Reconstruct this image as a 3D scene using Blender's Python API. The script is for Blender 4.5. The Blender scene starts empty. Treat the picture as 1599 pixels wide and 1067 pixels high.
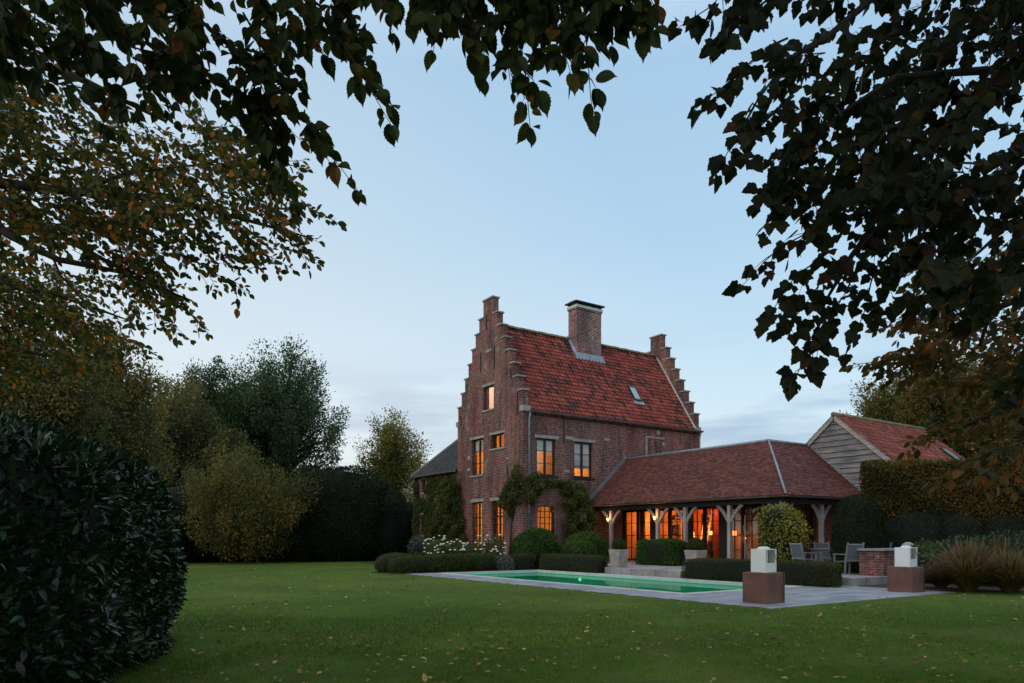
import bpy, math, random
import numpy as np
from mathutils import Vector, Matrix
R = math.radians
random.seed(7); rng = np.random.default_rng(7)
C = bpy.context.scene.collection

# ------------------------------------------------------------ camera, sky, sun, exposure
CU, CV, CH = -19.25, -27.38, 1.4          # eye; the house corner is the origin, x along the long wall, y along the gable
F, HX, HY = 1116.0, 800.0, 840.0
U = (.8269, .5624); V = (-.5624, .8269)
cd = bpy.data.cameras.new('camera'); cam = bpy.data.objects.new('camera', cd); C.objects.link(cam)
cam.location = (CU, CV, CH); cam.rotation_euler = (R(90), 0, -math.atan2(U[1], V[1]))
cd.sensor_width = 36; cd.lens = 36*F/1599; cd.shift_y = (HY-533.5)/1599; cd.clip_end = 2000; cd.clip_start = .05
bpy.context.scene.camera = cam
sc = bpy.context.scene
sc.view_settings.view_transform = 'Standard'; sc.view_settings.look = 'None'
sc.view_settings.gamma = 1; sc.view_settings.exposure = 0; sc.view_settings.use_curve_mapping = False
sc.cycles.max_bounces = 8; sc.cycles.transparent_max_bounces = 24; sc.cycles.caustics_reflective = False
sc.cycles.caustics_refractive = False; sc.cycles.sample_clamp_indirect = 4.0

SUN_EL, SUN_AZ = 4.0, R(196)              # azimuth measured in the scene from +x; low in the west, left of the view
CLX = 7.2
w = bpy.data.worlds.new('World'); sc.world = w; w.use_nodes = True
nt = w.node_tree; N = nt.nodes; L = nt.links
for n in list(N): N.remove(n)
def nd(t, **k):
    n = N.new(t)
    for a, b in k.items(): setattr(n, a, b)
    return n
out = nd('ShaderNodeOutputWorld')
sky = nd('ShaderNodeTexSky', sky_type='NISHITA', sun_disc=False)
sky.sun_elevation = R(SUN_EL); sky.sun_rotation = math.pi/2 - SUN_AZ
sky.air_density = 1.0; sky.dust_density = .6; sky.ozone_density = 2.5
bg1 = nd('ShaderNodeBackground'); bg1.inputs[1].default_value = .05; L.new(sky.outputs[0], bg1.inputs[0])
tc = nd('ShaderNodeTexCoord'); sx = nd('ShaderNodeSeparateXYZ'); L.new(tc.outputs['Generated'], sx.inputs[0])
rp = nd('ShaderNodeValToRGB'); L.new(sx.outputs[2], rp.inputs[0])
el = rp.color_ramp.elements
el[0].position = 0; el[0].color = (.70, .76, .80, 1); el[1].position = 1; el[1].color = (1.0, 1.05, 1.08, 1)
for p, c in ((.10, (.655, .745, .81)), (.22, (.535, .69, .80)), (.38, (.415, .605, .765)), (.55, (.37, .56, .74)), (.72, (.74, .84, .94))):  # upper stops lie above the view, brightened to light lawn and roofs
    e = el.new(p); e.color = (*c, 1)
# thin cloud streaks low over the horizon
mp = nd('ShaderNodeMapping'); mp.inputs['Scale'].default_value = (3.0, 3.0, 21); mp.inputs['Location'].default_value = (CLX, .4, .3)
L.new(tc.outputs['Generated'], mp.inputs[0])
no = nd('ShaderNodeTexNoise'); no.inputs['Scale'].default_value = 1.0; no.inputs['Detail'].default_value = 7; no.inputs['Roughness'].default_value = .55
L.new(mp.outputs[0], no.inputs['Vector'])
cr = nd('ShaderNodeMapRange'); cr.inputs[1].default_value = .47; cr.inputs[2].default_value = .64; L.new(no.outputs[0], cr.inputs[0])
br = nd('ShaderNodeValToRGB'); L.new(sx.outputs[2], br.inputs[0])
be = br.color_ramp.elements; be[0].position = .0; be[0].color = (.5,.5,.5,1); be[1].position = .30; be[1].color = (0,0,0,1)
e = be.new(.17); e.color = (1,1,1,1)
e = be.new(.24); e.color = (.25,.25,.25,1)
mm = nd('ShaderNodeMath', operation='MULTIPLY'); L.new(cr.outputs[0], mm.inputs[0]); L.new(br.outputs[0], mm.inputs[1])
mx = nd('ShaderNodeMix', data_type='RGBA'); L.new(mm.outputs[0], mx.inputs[0]); L.new(rp.outputs[0], mx.inputs[6]); mx.inputs[7].default_value = (.33, .44, .60, 1)
# paler veil low in the west
vt = nd('ShaderNodeVectorMath', operation='DOT_PRODUCT'); vt.inputs[1].default_value = (math.cos(R(117)), math.sin(R(117)), -.7)
L.new(tc.outputs['Generated'], vt.inputs[0])
vr = nd('ShaderNodeMapRange'); vr.inputs[1].default_value = .0; vr.inputs[2].default_value = .9; vr.inputs[4].default_value = .6; L.new(vt.outputs[1], vr.inputs[0])
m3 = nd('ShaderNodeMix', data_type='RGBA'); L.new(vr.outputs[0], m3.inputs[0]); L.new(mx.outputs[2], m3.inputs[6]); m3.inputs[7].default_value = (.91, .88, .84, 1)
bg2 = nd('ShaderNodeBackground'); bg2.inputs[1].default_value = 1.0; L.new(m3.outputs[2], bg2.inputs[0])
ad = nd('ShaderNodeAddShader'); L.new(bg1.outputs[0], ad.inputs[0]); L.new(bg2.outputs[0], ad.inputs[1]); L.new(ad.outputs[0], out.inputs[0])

sl = bpy.data.lights.new('sun', 'SUN'); sl.energy = .9; sl.angle = R(35); sl.color = (1, .84, .68)
so = bpy.data.objects.new('sun', sl); C.objects.link(so)
sd = Vector((math.cos(SUN_AZ)*math.cos(R(SUN_EL+14)), math.sin(SUN_AZ)*math.cos(R(SUN_EL+14)), math.sin(R(SUN_EL+14))))
so.rotation_euler = sd.to_track_quat('Z', 'Y').to_euler()

# ------------------------------------------------------------ places
def P(X, Y, z=0):                          # metres right of / ahead of the eye -> scene
    return (CU+X*U[0]+Y*U[1], CV+X*V[0]+Y*V[1], z)
def A(px, py, Y):                          # a direction seen from the eye, taken at a distance
    return P((px-HX)/F*Y, Y, CH+(HY-py)/F*Y)

# ------------------------------------------------------------ materials
class Mat:
    def __init__(s, name):
        s.m = bpy.data.materials.new(name); s.m.use_nodes = True; s.t = s.m.node_tree
        s.b = s.t.nodes['Principled BSDF']; s.o = s.t.nodes['Material Output']
    def n(s, t, ins=None, **k):
        n = s.t.nodes.new(t)
        for a, b in k.items(): setattr(n, a, b)
        for a, b in (ins or {}).items():
            if isinstance(b, bpy.types.NodeSocket): s.t.links.new(b, n.inputs[a])
            else: n.inputs[a].default_value = b
        return n
    def l(s, a, b): s.t.links.new(a, b)
    def set(s, **k):
        for a, b in k.items():
            i = s.b.inputs[a.replace('_', ' ')]
            if isinstance(b, bpy.types.NodeSocket): s.l(b, i)
            else: i.default_value = b
    def ramp(s, fac, stops):
        r = s.n('ShaderNodeValToRGB', {0: fac}); e = r.color_ramp.elements
        e[0].position, e[0].color = stops[0][0], (*stops[0][1], 1)
        e[1].position, e[1].color = stops[-1][0], (*stops[-1][1], 1)
        for p, c in stops[1:-1]: q = e.new(p); q.color = (*c, 1)
        return r.outputs[0]
    def mix(s, f, a, b, mode='MIX'):
        m = s.n('ShaderNodeMix', data_type='RGBA', blend_type=mode)
        for i, v in ((0, f), (6, a), (7, b)):
            if isinstance(v, bpy.types.NodeSocket): s.l(v, m.inputs[i])
            else: m.inputs[i].default_value = (*v, 1) if isinstance(v, tuple) else v
        return m.outputs[2]
    def noise(s, vec, scale, detail=4, rough=.55):
        return s.n('ShaderNodeTexNoise', {'Vector': vec, 'Scale': scale, 'Detail': detail, 'Roughness': rough}).outputs[0]
    def obj(s): return s.n('ShaderNodeTexCoord').outputs['Object']
    def pos(s): return s.n('ShaderNodeNewGeometry').outputs['Position']
    def bump(s, h, strength=.5, dist=.02):
        s.l(s.n('ShaderNodeBump', {'Height': h, 'Strength': strength, 'Distance': dist}).outputs[0], s.b.inputs['Normal'])
    def wallvec(s):                        # (horizontal run, height) on upright faces
        g = s.n('ShaderNodeNewGeometry'); nx = s.n('ShaderNodeSeparateXYZ', {0: g.outputs['Normal']}); p = s.n('ShaderNodeSeparateXYZ', {0: g.outputs['Position']})
        ab = s.n('ShaderNodeMath', {0: nx.outputs[0]}, operation='ABSOLUTE'); gt = s.n('ShaderNodeMath', {0: ab.outputs[0], 1: .7}, operation='GREATER_THAN')
        mxf = s.n('ShaderNodeMix', data_type='FLOAT'); s.l(gt.outputs[0], mxf.inputs[0]); s.l(p.outputs[0], mxf.inputs[2]); s.l(p.outputs[1], mxf.inputs[3])
        return s.n('ShaderNodeCombineXYZ', {0: mxf.outputs[0], 1: p.outputs[2]}).outputs[0]

def plain(name, col, rough=.7, var=.25, scale=6, bump=0, metal=0, spec=.4):
    m = Mat(name); o = m.pos(); n = m.noise(o, scale, 5)
    d = tuple(c*(1-var) for c in col); h = tuple(min(1, c*(1+var)) for c in col)
    m.set(Base_Color=m.ramp(n, [(.3, d), (.7, h)]), Roughness=rough, Metallic=metal, Specular_IOR_Level=spec)
    if bump: m.bump(m.noise(o, scale*6, 6), bump, .01)
    return m.m

def brick(name, c1, c2, mortar, lime=.0, bw=.23, bh=.078):
    m = Mat(name); v = m.wallvec(); o = m.pos()
    # uneven laying: nudge the coursing a little
    bt = m.n('ShaderNodeTexBrick', {'Vector': v, 'Color1': (*c1, 1), 'Color2': (*c2, 1), 'Mortar': (*mortar, 1), 'Scale': 1.0, 'Mortar Size': .012,
                                    'Mortar Smooth': .3, 'Bias': -.1, 'Brick Width': bw, 'Row Height': bh})
    b2 = m.n('ShaderNodeTexBrick', {'Vector': v, 'Color1': (.45, .45, .5, 1), 'Color2': (1.5, 1.3, 1.2, 1), 'Mortar': (1, 1, 1, 1), 'Scale': 1.0, 'Mortar Size': .006,
                                    'Bias': .0, 'Brick Width': bw*1.0, 'Row Height': bh*1.0}, offset=.37, offset_frequency=3)
    col = m.mix(.75, bt.outputs[0], b2.outputs[0], 'MULTIPLY')
    big = m.noise(o, .55, 6, .6)
    col = m.mix(1.0, col, m.ramp(big, [(.3, (.62, .62, .68)), (.5, (.95, .95, .95)), (.72, (1.25, 1.08, 1.0))]), 'MULTIPLY')
    fine = m.noise(o, 7, 7, .8)
    col = m.mix(1.0, col, m.ramp(fine, [(.34, (.38, .40, .44)), (.5, (.95, .95, .95)), (.66, (1.65, 1.5, 1.4))]), 'MULTIPLY')
    red = m.noise(o, .8, 5, .6); col = m.mix(m.n('ShaderNodeMapRange', {0: red, 1: .52, 2: .62, 4: .6}).outputs[0], col, m.mix(1.0, col, (1.35, .82, .78), 'MULTIPLY'))
    if lime:
        pat = m.noise(o, 1.1, 8, .72); f = m.n('ShaderNodeMapRange', {0: pat, 1: .58, 2: .72, 4: lime}).outputs[0]
        col = m.mix(f, col, (.42, .39, .36))
    st = m.n('ShaderNodeMapping', {0: o, 'Scale': (1.2, 1.2, .16)}); sn = m.noise(st.outputs[0], 1.6, 6, .65)
    col = m.mix(1.0, col, m.ramp(sn, [(.36, (.55, .55, .57)), (.56, (1, 1, 1))]), 'MULTIPLY')
    m.set(Base_Color=col, Roughness=.9, Specular_IOR_Level=.2)
    m.bump(bt.outputs['Fac'], -.6, .012)
    return m.m

def tile_mat(name, stops, moss=(.05, .05, .03), mossy=.3, lich=.06):
    m = Mat(name); uv = m.n('ShaderNodeUVMap').outputs[0]
    fl = m.n('ShaderNodeVectorMath', {0: uv}, operation='FLOOR'); wn = m.n('ShaderNodeTexWhiteNoise', {0: fl.outputs[0]}, noise_dimensions='2D')
    col = m.ramp(wn.outputs[0], stops); o = m.pos()
    big = m.noise(o, .9, 7, .65); f = m.n('ShaderNodeMapRange', {0: big, 1: .50, 2: .68, 4: mossy}).outputs[0]
    wd = m.n('ShaderNodeTexWhiteNoise', {0: m.n('ShaderNodeVectorMath', {0: fl.outputs[0], 1: (.37, 5.1, 0)}, operation='ADD').outputs[0]}, noise_dimensions='2D').outputs[0]
    f2 = m.n('ShaderNodeMath', {0: f, 1: m.n('ShaderNodeMapRange', {0: wd, 1: .35, 2: .6}).outputs[0]}, operation='MULTIPLY').outputs[0]
    col = m.mix(f2, col, moss)
    fine = m.noise(o, 14, 5, .7)
    col = m.mix(1.0, col, m.ramp(fine, [(.28, (.6, .6, .6)), (.72, (1.25, 1.25, 1.25))]), 'MULTIPLY')
    sp = m.noise(o, 5, 8, .8); f3 = m.n('ShaderNodeMapRange', {0: sp, 1: .68, 2: .75, 4: lich*10}).outputs[0]
    col = m.mix(f3, col, (.30, .27, .2))
    m.set(Base_Color=col, Roughness=.85, Specular_IOR_Level=.25); m.bump(fine, .4, .01)
    return m.m

def leaf_mat(name, stops, rough=.5, trans=.35, spec=.35, coat=0):
    m = Mat(name); a = m.n('ShaderNodeAttribute', attribute_name='rnd').outputs['Fac']
    col = m.ramp(a, stops); col = m.mix(1.0, col, m.ramp(m.noise(m.pos(), 55, 4, .7), [(.3, (.55, .55, .5)), (.7, (1.4, 1.35, 1.25))]), 'MULTIPLY')
    m.set(Base_Color=col, Roughness=rough, Specular_IOR_Level=spec*.45, Coat_Weight=coat, Coat_Roughness=.25)
    if trans:
        tr = m.n('ShaderNodeBsdfTranslucent', {0: m.mix(1.0, col, (1.1, 1.25, .6), 'MULTIPLY')}); ms = m.n('ShaderNodeMixShader', {0: trans})
        m.l(m.b.outputs[0], ms.inputs[1]); m.l(tr.outputs[0], ms.inputs[2]); m.l(ms.outputs[0], m.o.inputs[0])
    return m.m

def emit(name, col, s):
    m = Mat(name); m.set(Base_Color=(*col, 1), Emission_Color=(*col, 1), Emission_Strength=s); return m.m

M = {}
M['brick'] = brick('old_red_brick', (.235, .080, .062), (.10, .043, .038), (.31, .275, .26), lime=.6)
M['brick_chim'] = brick('chimney_brick', (.25, .10, .085), (.12, .06, .06), (.52, .49, .49), lime=.25)
M['brick_wall'] = brick('garden_brick', (.33, .15, .11), (.20, .09, .07), (.32, .28, .25), lime=.4)
M['pan'] = tile_mat('pantile', [(0, (.05, .028, .028)), (.10, (.08, .035, .034)), (.2, (.18, .043, .037)), (.7, (.27, .058, .042)), (1, (.33, .088, .06))], (.065, .032, .034), .95, .03)
M['plaint'] = tile_mat('plain_clay_tile', [(0, (.065, .028, .027)), (.4, (.115, .038, .032)), (.75, (.15, .045, .034)), (1, (.18, .068, .052))], (.05, .04, .03), .5, .06)
M['slate'] = tile_mat('dark_tile', [(0, (.035, .037, .04)), (.6, (.05, .052, .056)), (1, (.07, .07, .07))], (.04, .04, .03), .4, .03)
M['barn_t'] = tile_mat('barn_pantile', [(0, (.11, .036, .032)), (.4, (.18, .050, .040)), (.75, (.22, .060, .046)), (1, (.27, .09, .065))], (.08, .04, .04), .5, .03)
M['stone'] = plain('weathered_stone', (.30, .29, .27), .85, .35, 3, .3)
M['zinc'] = plain('weathered_zinc', (.20, .235, .27), .45, .25, 3, .1, .35)
M['lead'] = plain('lead_flashing', (.24, .28, .32), .5, .3, 4, .2, .3)
M['steel'] = plain('dark_steel_frame', (.018, .019, .022), .4, .2, 5)
M['iron'] = plain('rusty_iron', (.03, .025, .022), .7, .3, 9)
M['plaster'] = plain('ochre_plaster', (.80, .56, .28), .9, .06, 1.2)
M['warm'] = plain('warm_panelling', (.62, .27, .10), .75, .25, 1.7)
M['floorw'] = plain('oak_floor', (.25, .13, .06), .6, .3, 3)
M['blind'] = plain('linen_blind', (.72, .68, .64), .9, .06, 20)
M['moss_cap'] = plain('mossy_ridge', (.19, .15, .085), .9, .5, 4, .5)
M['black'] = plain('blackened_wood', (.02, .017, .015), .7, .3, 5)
M['concrete'] = plain('red_concrete', (.16, .078, .060), .85, .32, 2.5, .25)
M['white'] = plain('white_enamel', (.78, .82, .82), .35, .04, 2)
M['planter'] = plain('oak_planter', (.33, .27, .25), .8, .25, 7, .2)
M['soil'] = plain('soil', (.04, .03, .022), .95, .4, 5, .5)
M['dark_in'] = plain('dark_interior', (.05, .03, .022), .8, .3, 3)
M['sofa'] = plain('dark_fabric', (.10, .045, .03), .9, .2, 5)
M['petal'] = plain('white_petals', (.85, .83, .78), .6, .05, 30)

def wood_mat(name, c, axis='z', scale=1.0, dark=.45):
    m = Mat(name); o = m.pos(); s = {'z': (14, 14, .9), 'x': (.9, 14, 14), 'y': (14, .9, 14)}[axis]
    v = m.n('ShaderNodeMapping', {0: o, 'Scale': s}); n = m.noise(v.outputs[0], scale, 8, .65); b = m.noise(o, 1.3, 5)
    col = m.ramp(n, [(.28, tuple(k*dark for k in c)), (.55, c), (.8, tuple(min(1, k*1.35) for k in c))])
    col = m.mix(1.0, col, m.ramp(b, [(.3, (.7, .7, .72)), (.7, (1.15, 1.12, 1.1))]), 'MULTIPLY')
    m.set(Base_Color=col, Roughness=.8, Specular_IOR_Level=.25); m.bump(n, .5, .01); return m.m
M['oak'] = wood_mat('weathered_oak', (.40, .38, .37), 'z')
M['oak_h'] = wood_mat('weathered_boards', (.235, .225, .225), 'y', dark=.3)
M['teak'] = wood_mat('silvered_teak', (.25, .26, .265), 'z', dark=.6)
M['barge'] = wood_mat('grey_bargeboard', (.40, .37, .36), 'y')
M['bark'] = wood_mat('bark', (.026, .022, .018), 'z', 2, .4)
M['terra_gut'] = plain('tarnished_gutter', (.16, .14, .13), .5, .35, 3, .1, .3)

m = Mat('window_glass'); lwf = m.n('ShaderNodeLayerWeight', {0: .5}); pw = m.n('ShaderNodeMath', {0: lwf.outputs['Facing'], 1: 4.0}, operation='POWER'); fr = m.n('ShaderNodeMath', {0: pw.outputs[0], 1: .9, 2: .07}, operation='MULTIPLY_ADD'); g = m.n('ShaderNodeBsdfGlossy', {'Roughness': .02, 'Color': (1, 1, 1, 1)}); t = m.n('ShaderNodeBsdfTransparent', {0: (.9, .9, .9, 1)})
wv = m.n('ShaderNodeBump', {'Height': m.noise(m.pos(), 3, 2), 'Strength': .15, 'Distance': .02}); m.l(wv.outputs[0], g.inputs['Normal'])
s2 = m.n('ShaderNodeMixShader', {0: fr.outputs[0], 1: t.outputs[0], 2: g.outputs[0]}); m.l(s2.outputs[0], m.o.inputs[0]); M['glass'] = m.m

m = Mat('pool_water'); pos = m.pos()
wvn = m.noise(m.n('ShaderNodeMapping', {0: pos, 'Scale': (1.1, .6, 1)}).outputs[0], 1.6, 3, .5)
bp = m.n('ShaderNodeBump', {'Height': wvn, 'Strength': .12, 'Distance': .03})
lw = m.n('ShaderNodeLayerWeight', {0: .5, 'Normal': bp.outputs[0]}); pw = m.n('ShaderNodeMath', {0: lw.outputs['Facing'], 1: 5.0}, operation='POWER'); f = m.n('ShaderNodeMath', {0: pw.outputs[0], 1: .62, 2: .02}, operation='MULTIPLY_ADD')
g = m.n('ShaderNodeBsdfGlossy', {'Roughness': .03, 'Color': (.85, 1, .95, 1), 'Normal': bp.outputs[0]}); t = m.n('ShaderNodeBsdfTransparent', {0: (.38, .84, .66, 1)})
s2 = m.n('ShaderNodeMixShader', {0: f.outputs[0], 1: t.outputs[0], 2: g.outputs[0]}); m.l(s2.outputs[0], m.o.inputs[0]); M['water'] = m.m
M['liner'] = plain('green_pool_liner', (.022, .43, .31), .6, .06, .6)

m = Mat('lawn_grass'); o = m.pos()
a = m.noise(o, .35, 5, .6); b = m.noise(o, 3.2, 6, .7); c_ = m.noise(m.n('ShaderNodeMapping', {0: o, 'Scale': (60, 60, 10)}).outputs[0], 1.0, 4, .7)
col = m.ramp(a, [(.3, (.052, .100, .010)), (.5, (.076, .134, .014)), (.7, (.112, .162, .022))])
col = m.mix(1.0, col, m.ramp(b, [(.3, (.72, .72, .7)), (.7, (1.25, 1.2, 1.15))]), 'MULTIPLY'); col = m.mix(1.0, col, m.ramp(c_, [(.3, (.55, .6, .5)), (.7, (1.4, 1.35, 1.3))]), 'MULTIPLY')
pt = m.noise(o, .55, 7, .72); col = m.mix(m.n('ShaderNodeMapRange', {0: pt, 1: .52, 2: .66, 4: .55}).outputs[0], col, (.082, .072, .030))
pt2 = m.noise(o, .28, 5, .6); col = m.mix(m.n('ShaderNodeMapRange', {0: pt2, 1: .54, 2: .66, 4: .3}).outputs[0], col, (.125, .125, .035))
m.set(Base_Color=col, Roughness=.9, Specular_IOR_Level=.15); m.bump(c_, .9, .03); M['lawn'] = m.m

def paving(name, c1, c2, joint, bw, bh, rot=0):
    m = Mat(name); v = m.n('ShaderNodeMapping', {0: m.pos(), 'Rotation': (0, 0, R(rot))}).outputs[0]
    bt = m.n('ShaderNodeTexBrick', {'Vector': v, 'Color1': (*c1, 1), 'Color2': (*c2, 1), 'Mortar': (*joint, 1), 'Scale': 1, 'Mortar Size': .008, 'Brick Width': bw, 'Row Height': bh, 'Mortar Smooth': .2})
    n = m.noise(m.pos(), 1.4, 8, .68); col = m.mix(1.0, bt.outputs[0], m.ramp(n, [(.3, (.55, .55, .58)), (.5, (.95, .95, .95)), (.7, (1.3, 1.28, 1.22))]), 'MULTIPLY')
    n2 = m.noise(m.pos(), 18, 5, .7); col = m.mix(1.0, col, m.ramp(n2, [(.3, (.75, .75, .75)), (.7, (1.2, 1.2, 1.2))]), 'MULTIPLY')
    m.set(Base_Color=col, Roughness=m.n('ShaderNodeMapRange', {0: n, 1: .3, 2: .7, 3: .42, 4: .75}).outputs[0], Specular_IOR_Level=.4); m.bump(bt.outputs['Fac'], -.5, .01); return m.m
M['deck'] = paving('bluestone_paving', (.33, .345, .39), (.23, .245, .285), (.07, .07, .08), 1.1, .28, 0)
M['terr'] = paving('pale_terrace_stone', (.36, .34, .335), (.28, .265, .265), (.10, .09, .09), .9, .6, 0)
M['coping'] = plain('pale_coping', (.50, .52, .50), .6, .15, 3)

# ------------------------------------------------------------ mesh builder
class MB:
    def __init__(s): s.v = []; s.f = []; s.m = []; s.uv = None
    def face(s, pts, mi=0):
        b = len(s.v); s.v += [tuple(p) for p in pts]; s.f.append(tuple(range(b, b+len(pts)))); s.m.append(mi)
    def box(s, x0, x1, y0, y1, z0, z1, mi=0, tw=None):
        b = len(s.v); s.v += [(x0,y0,z0),(x1,y0,z0),(x1,y1,z0),(x0,y1,z0),(x0,y0,z1),(x1,y0,z1),(x1,y1,z1),(x0,y1,z1)]
        for q in ((0,3,2,1),(4,5,6,7),(0,1,5,4),(1,2,6,5),(2,3,7,6),(3,0,4,7)): s.f.append(tuple(b+i for i in q)); s.m.append(mi)
        return s
    def obox(s, c, ax, ay, az, hx, hy, hz, mi=0):   # oriented box
        c = Vector(c); ax = Vector(ax)*hx; ay = Vector(ay)*hy; az = Vector(az)*hz; b = len(s.v)
        for k in ((-1,-1,-1),(1,-1,-1),(1,1,-1),(-1,1,-1),(-1,-1,1),(1,-1,1),(1,1,1),(-1,1,1)): s.v.append(tuple(c+ax*k[0]+ay*k[1]+az*k[2]))
        for q in ((0,3,2,1),(4,5,6,7),(0,1,5,4),(1,2,6,5),(2,3,7,6),(3,0,4,7)): s.f.append(tuple(b+i for i in q)); s.m.append(mi)
        return s
    def beam(s, a, b, w, h, mi=0, up=(0,0,1)):
        a = Vector(a); b = Vector(b); d = b-a; l = d.length; d.normalize(); up = Vector(up)
        if abs(d.dot(up)) > .95: up = Vector((1,0,0))
        sd_ = d.cross(up).normalized(); u2 = sd_.cross(d)
        return s.obox((a+b)/2, d, sd_, u2, l/2, w/2, h/2, mi)
    def tube(s, pts, rs, n=8, mi=0, cap=True):
        pts = [Vector(p) for p in pts]; base = len(s.v); k = len(pts)
        if not hasattr(rs, '__len__'): rs = [rs]*k
        ref = Vector((.31, .12, .94)); 
        for i, p in enumerate(pts):
            d = (pts[min(i+1, k-1)]-pts[max(i-1, 0)]).normalized(); r_ = ref if abs(d.dot(ref)) < .9 else Vector((1, 0, 0))
            a = d.cross(r_).normalized(); b = d.cross(a)
            for j in range(n):
                t = 2*math.pi*j/n; s.v.append(tuple(p+(a*math.cos(t)+b*math.sin(t))*rs[i]))
        for i in range(k-1):
            for j in range(n):
                s.f.append((base+i*n+j, base+i*n+(j+1)%n, base+(i+1)*n+(j+1)%n, base+(i+1)*n+j)); s.m.append(mi)
        if cap:
            s.f.append(tuple(base+j for j in range(n))[::-1]); s.m.append(mi); s.f.append(tuple(base+(k-1)*n+j for j in range(n))); s.m.append(mi)
        return s
    def lathe(s, c, prof, n=16, mi=0):
        base = len(s.v)
        for (r, z) in prof:
            for j in range(n): t = 2*math.pi*j/n; s.v.append((c[0]+r*math.cos(t), c[1]+r*math.sin(t), c[2]+z))
        for i in range(len(prof)-1):
            for j in range(n): s.f.append((base+i*n+j, base+i*n+(j+1)%n, base+(i+1)*n+(j+1)%n, base+(i+1)*n+j)); s.m.append(mi)
        return s
    def build(s, name, mats, parent=None, loc=(0,0,0), smooth=False, uv=None, bevel=0):
        me = bpy.data.meshes.new(name)
        o0 = Vector(parent.get('_w', (0,0,0))) if parent else Vector(loc)
        me.from_pydata([(x-o0[0], y-o0[1], z-o0[2]) for x, y, z in s.v], [], s.f)
        for mt in (mats if isinstance(mats, (list, tuple)) else [mats]): me.materials.append(mt)
        me.polygons.foreach_set('material_index', s.m)
        if smooth: me.polygons.foreach_set('use_smooth', [True]*len(s.f))
        if uv:
            ul = me.uv_layers.new(name='UVMap'); flat = [c for f_ in uv for p in f_ for c in p]; ul.data.foreach_set('uv', flat)
        me.update(); o = bpy.data.objects.new(name, me); C.objects.link(o)
        if parent: o.parent = parent; o['_w'] = tuple(o0)
        else: o.location = loc; o['_w'] = tuple(o0)
        if bevel:
            bm_ = o.modifiers.new('bevel', 'BEVEL'); bm_.width = bevel; bm_.segments = 2; bm_.limit_method = 'ANGLE'
        return o

def tag(o, label, cat, group=None, kind=None):
    if label: o['label'] = label
    if cat: o['category'] = cat
    if group: o['group'] = group
    if kind: o['kind'] = kind
    return o
def thing(name, label, cat, loc=(0,0,0), group=None):
    o = bpy.data.objects.new(name, None); C.objects.link(o); o.location = loc; o['_w'] = tuple(loc); return tag(o, label, cat, group)
def struct(mb, name, mat, **k):
    o = mb.build(name, mat, **k); o['kind'] = 'structure'; return o
def copy_tree(o, dl, label=None, rz=None, parent=None):
    c = o.copy(); C.objects.link(c)
    if parent: c.parent = parent; c.matrix_parent_inverse = o.matrix_parent_inverse.copy()
    else:
        c.location = dl
        if rz is not None: c.rotation_euler = (0, 0, rz)
        if label: c['label'] = label
    for ch in list(o.children): copy_tree(ch, None, parent=c)
    return c

def cells(mb, axis, c0, c1, us, zs, solid, mo=0, mi=0):
    """wall of rectangular cells; axis 'x' = plane of constant x (c0 outer face, c1 inner face)"""
    us = sorted(set(round(u, 4) for u in us)); zs = sorted(set(round(z, 4) for z in zs)); nu, nz = len(us)-1, len(zs)-1
    S = [[solid((us[i]+us[i+1])/2, (zs[j]+zs[j+1])/2) for j in range(nz)] for i in range(nu)]
    def pt(u, c, z): return (c, u, z) if axis == 'x' else (u, c, z)
    g_ = lambda i, j: 0 <= i < nu and 0 <= j < nz and S[i][j]
    for i in range(nu):
        for j in range(nz):
            if not S[i][j]: continue
            a, b, c, d = us[i], us[i+1], zs[j], zs[j+1]
            mb.face([pt(a, c0, c), pt(b, c0, c), pt(b, c0, d), pt(a, c0, d)], mo); mb.face([pt(a, c1, c), pt(a, c1, d), pt(b, c1, d), pt(b, c1, c)], mi)
            if not g_(i-1, j): mb.face([pt(a, c0, c), pt(a, c0, d), pt(a, c1, d), pt(a, c1, c)], mo)
            if not g_(i+1, j): mb.face([pt(b, c0, c), pt(b, c1, c), pt(b, c1, d), pt(b, c0, d)], mo)
            if not g_(i, j-1): mb.face([pt(a, c0, c), pt(a, c1, c), pt(b, c1, c), pt(b, c0, c)], mo)
            if not g_(i, j+1): mb.face([pt(a, c0, d), pt(b, c0, d), pt(b, c1, d), pt(a, c1, d)], mo)

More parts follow.
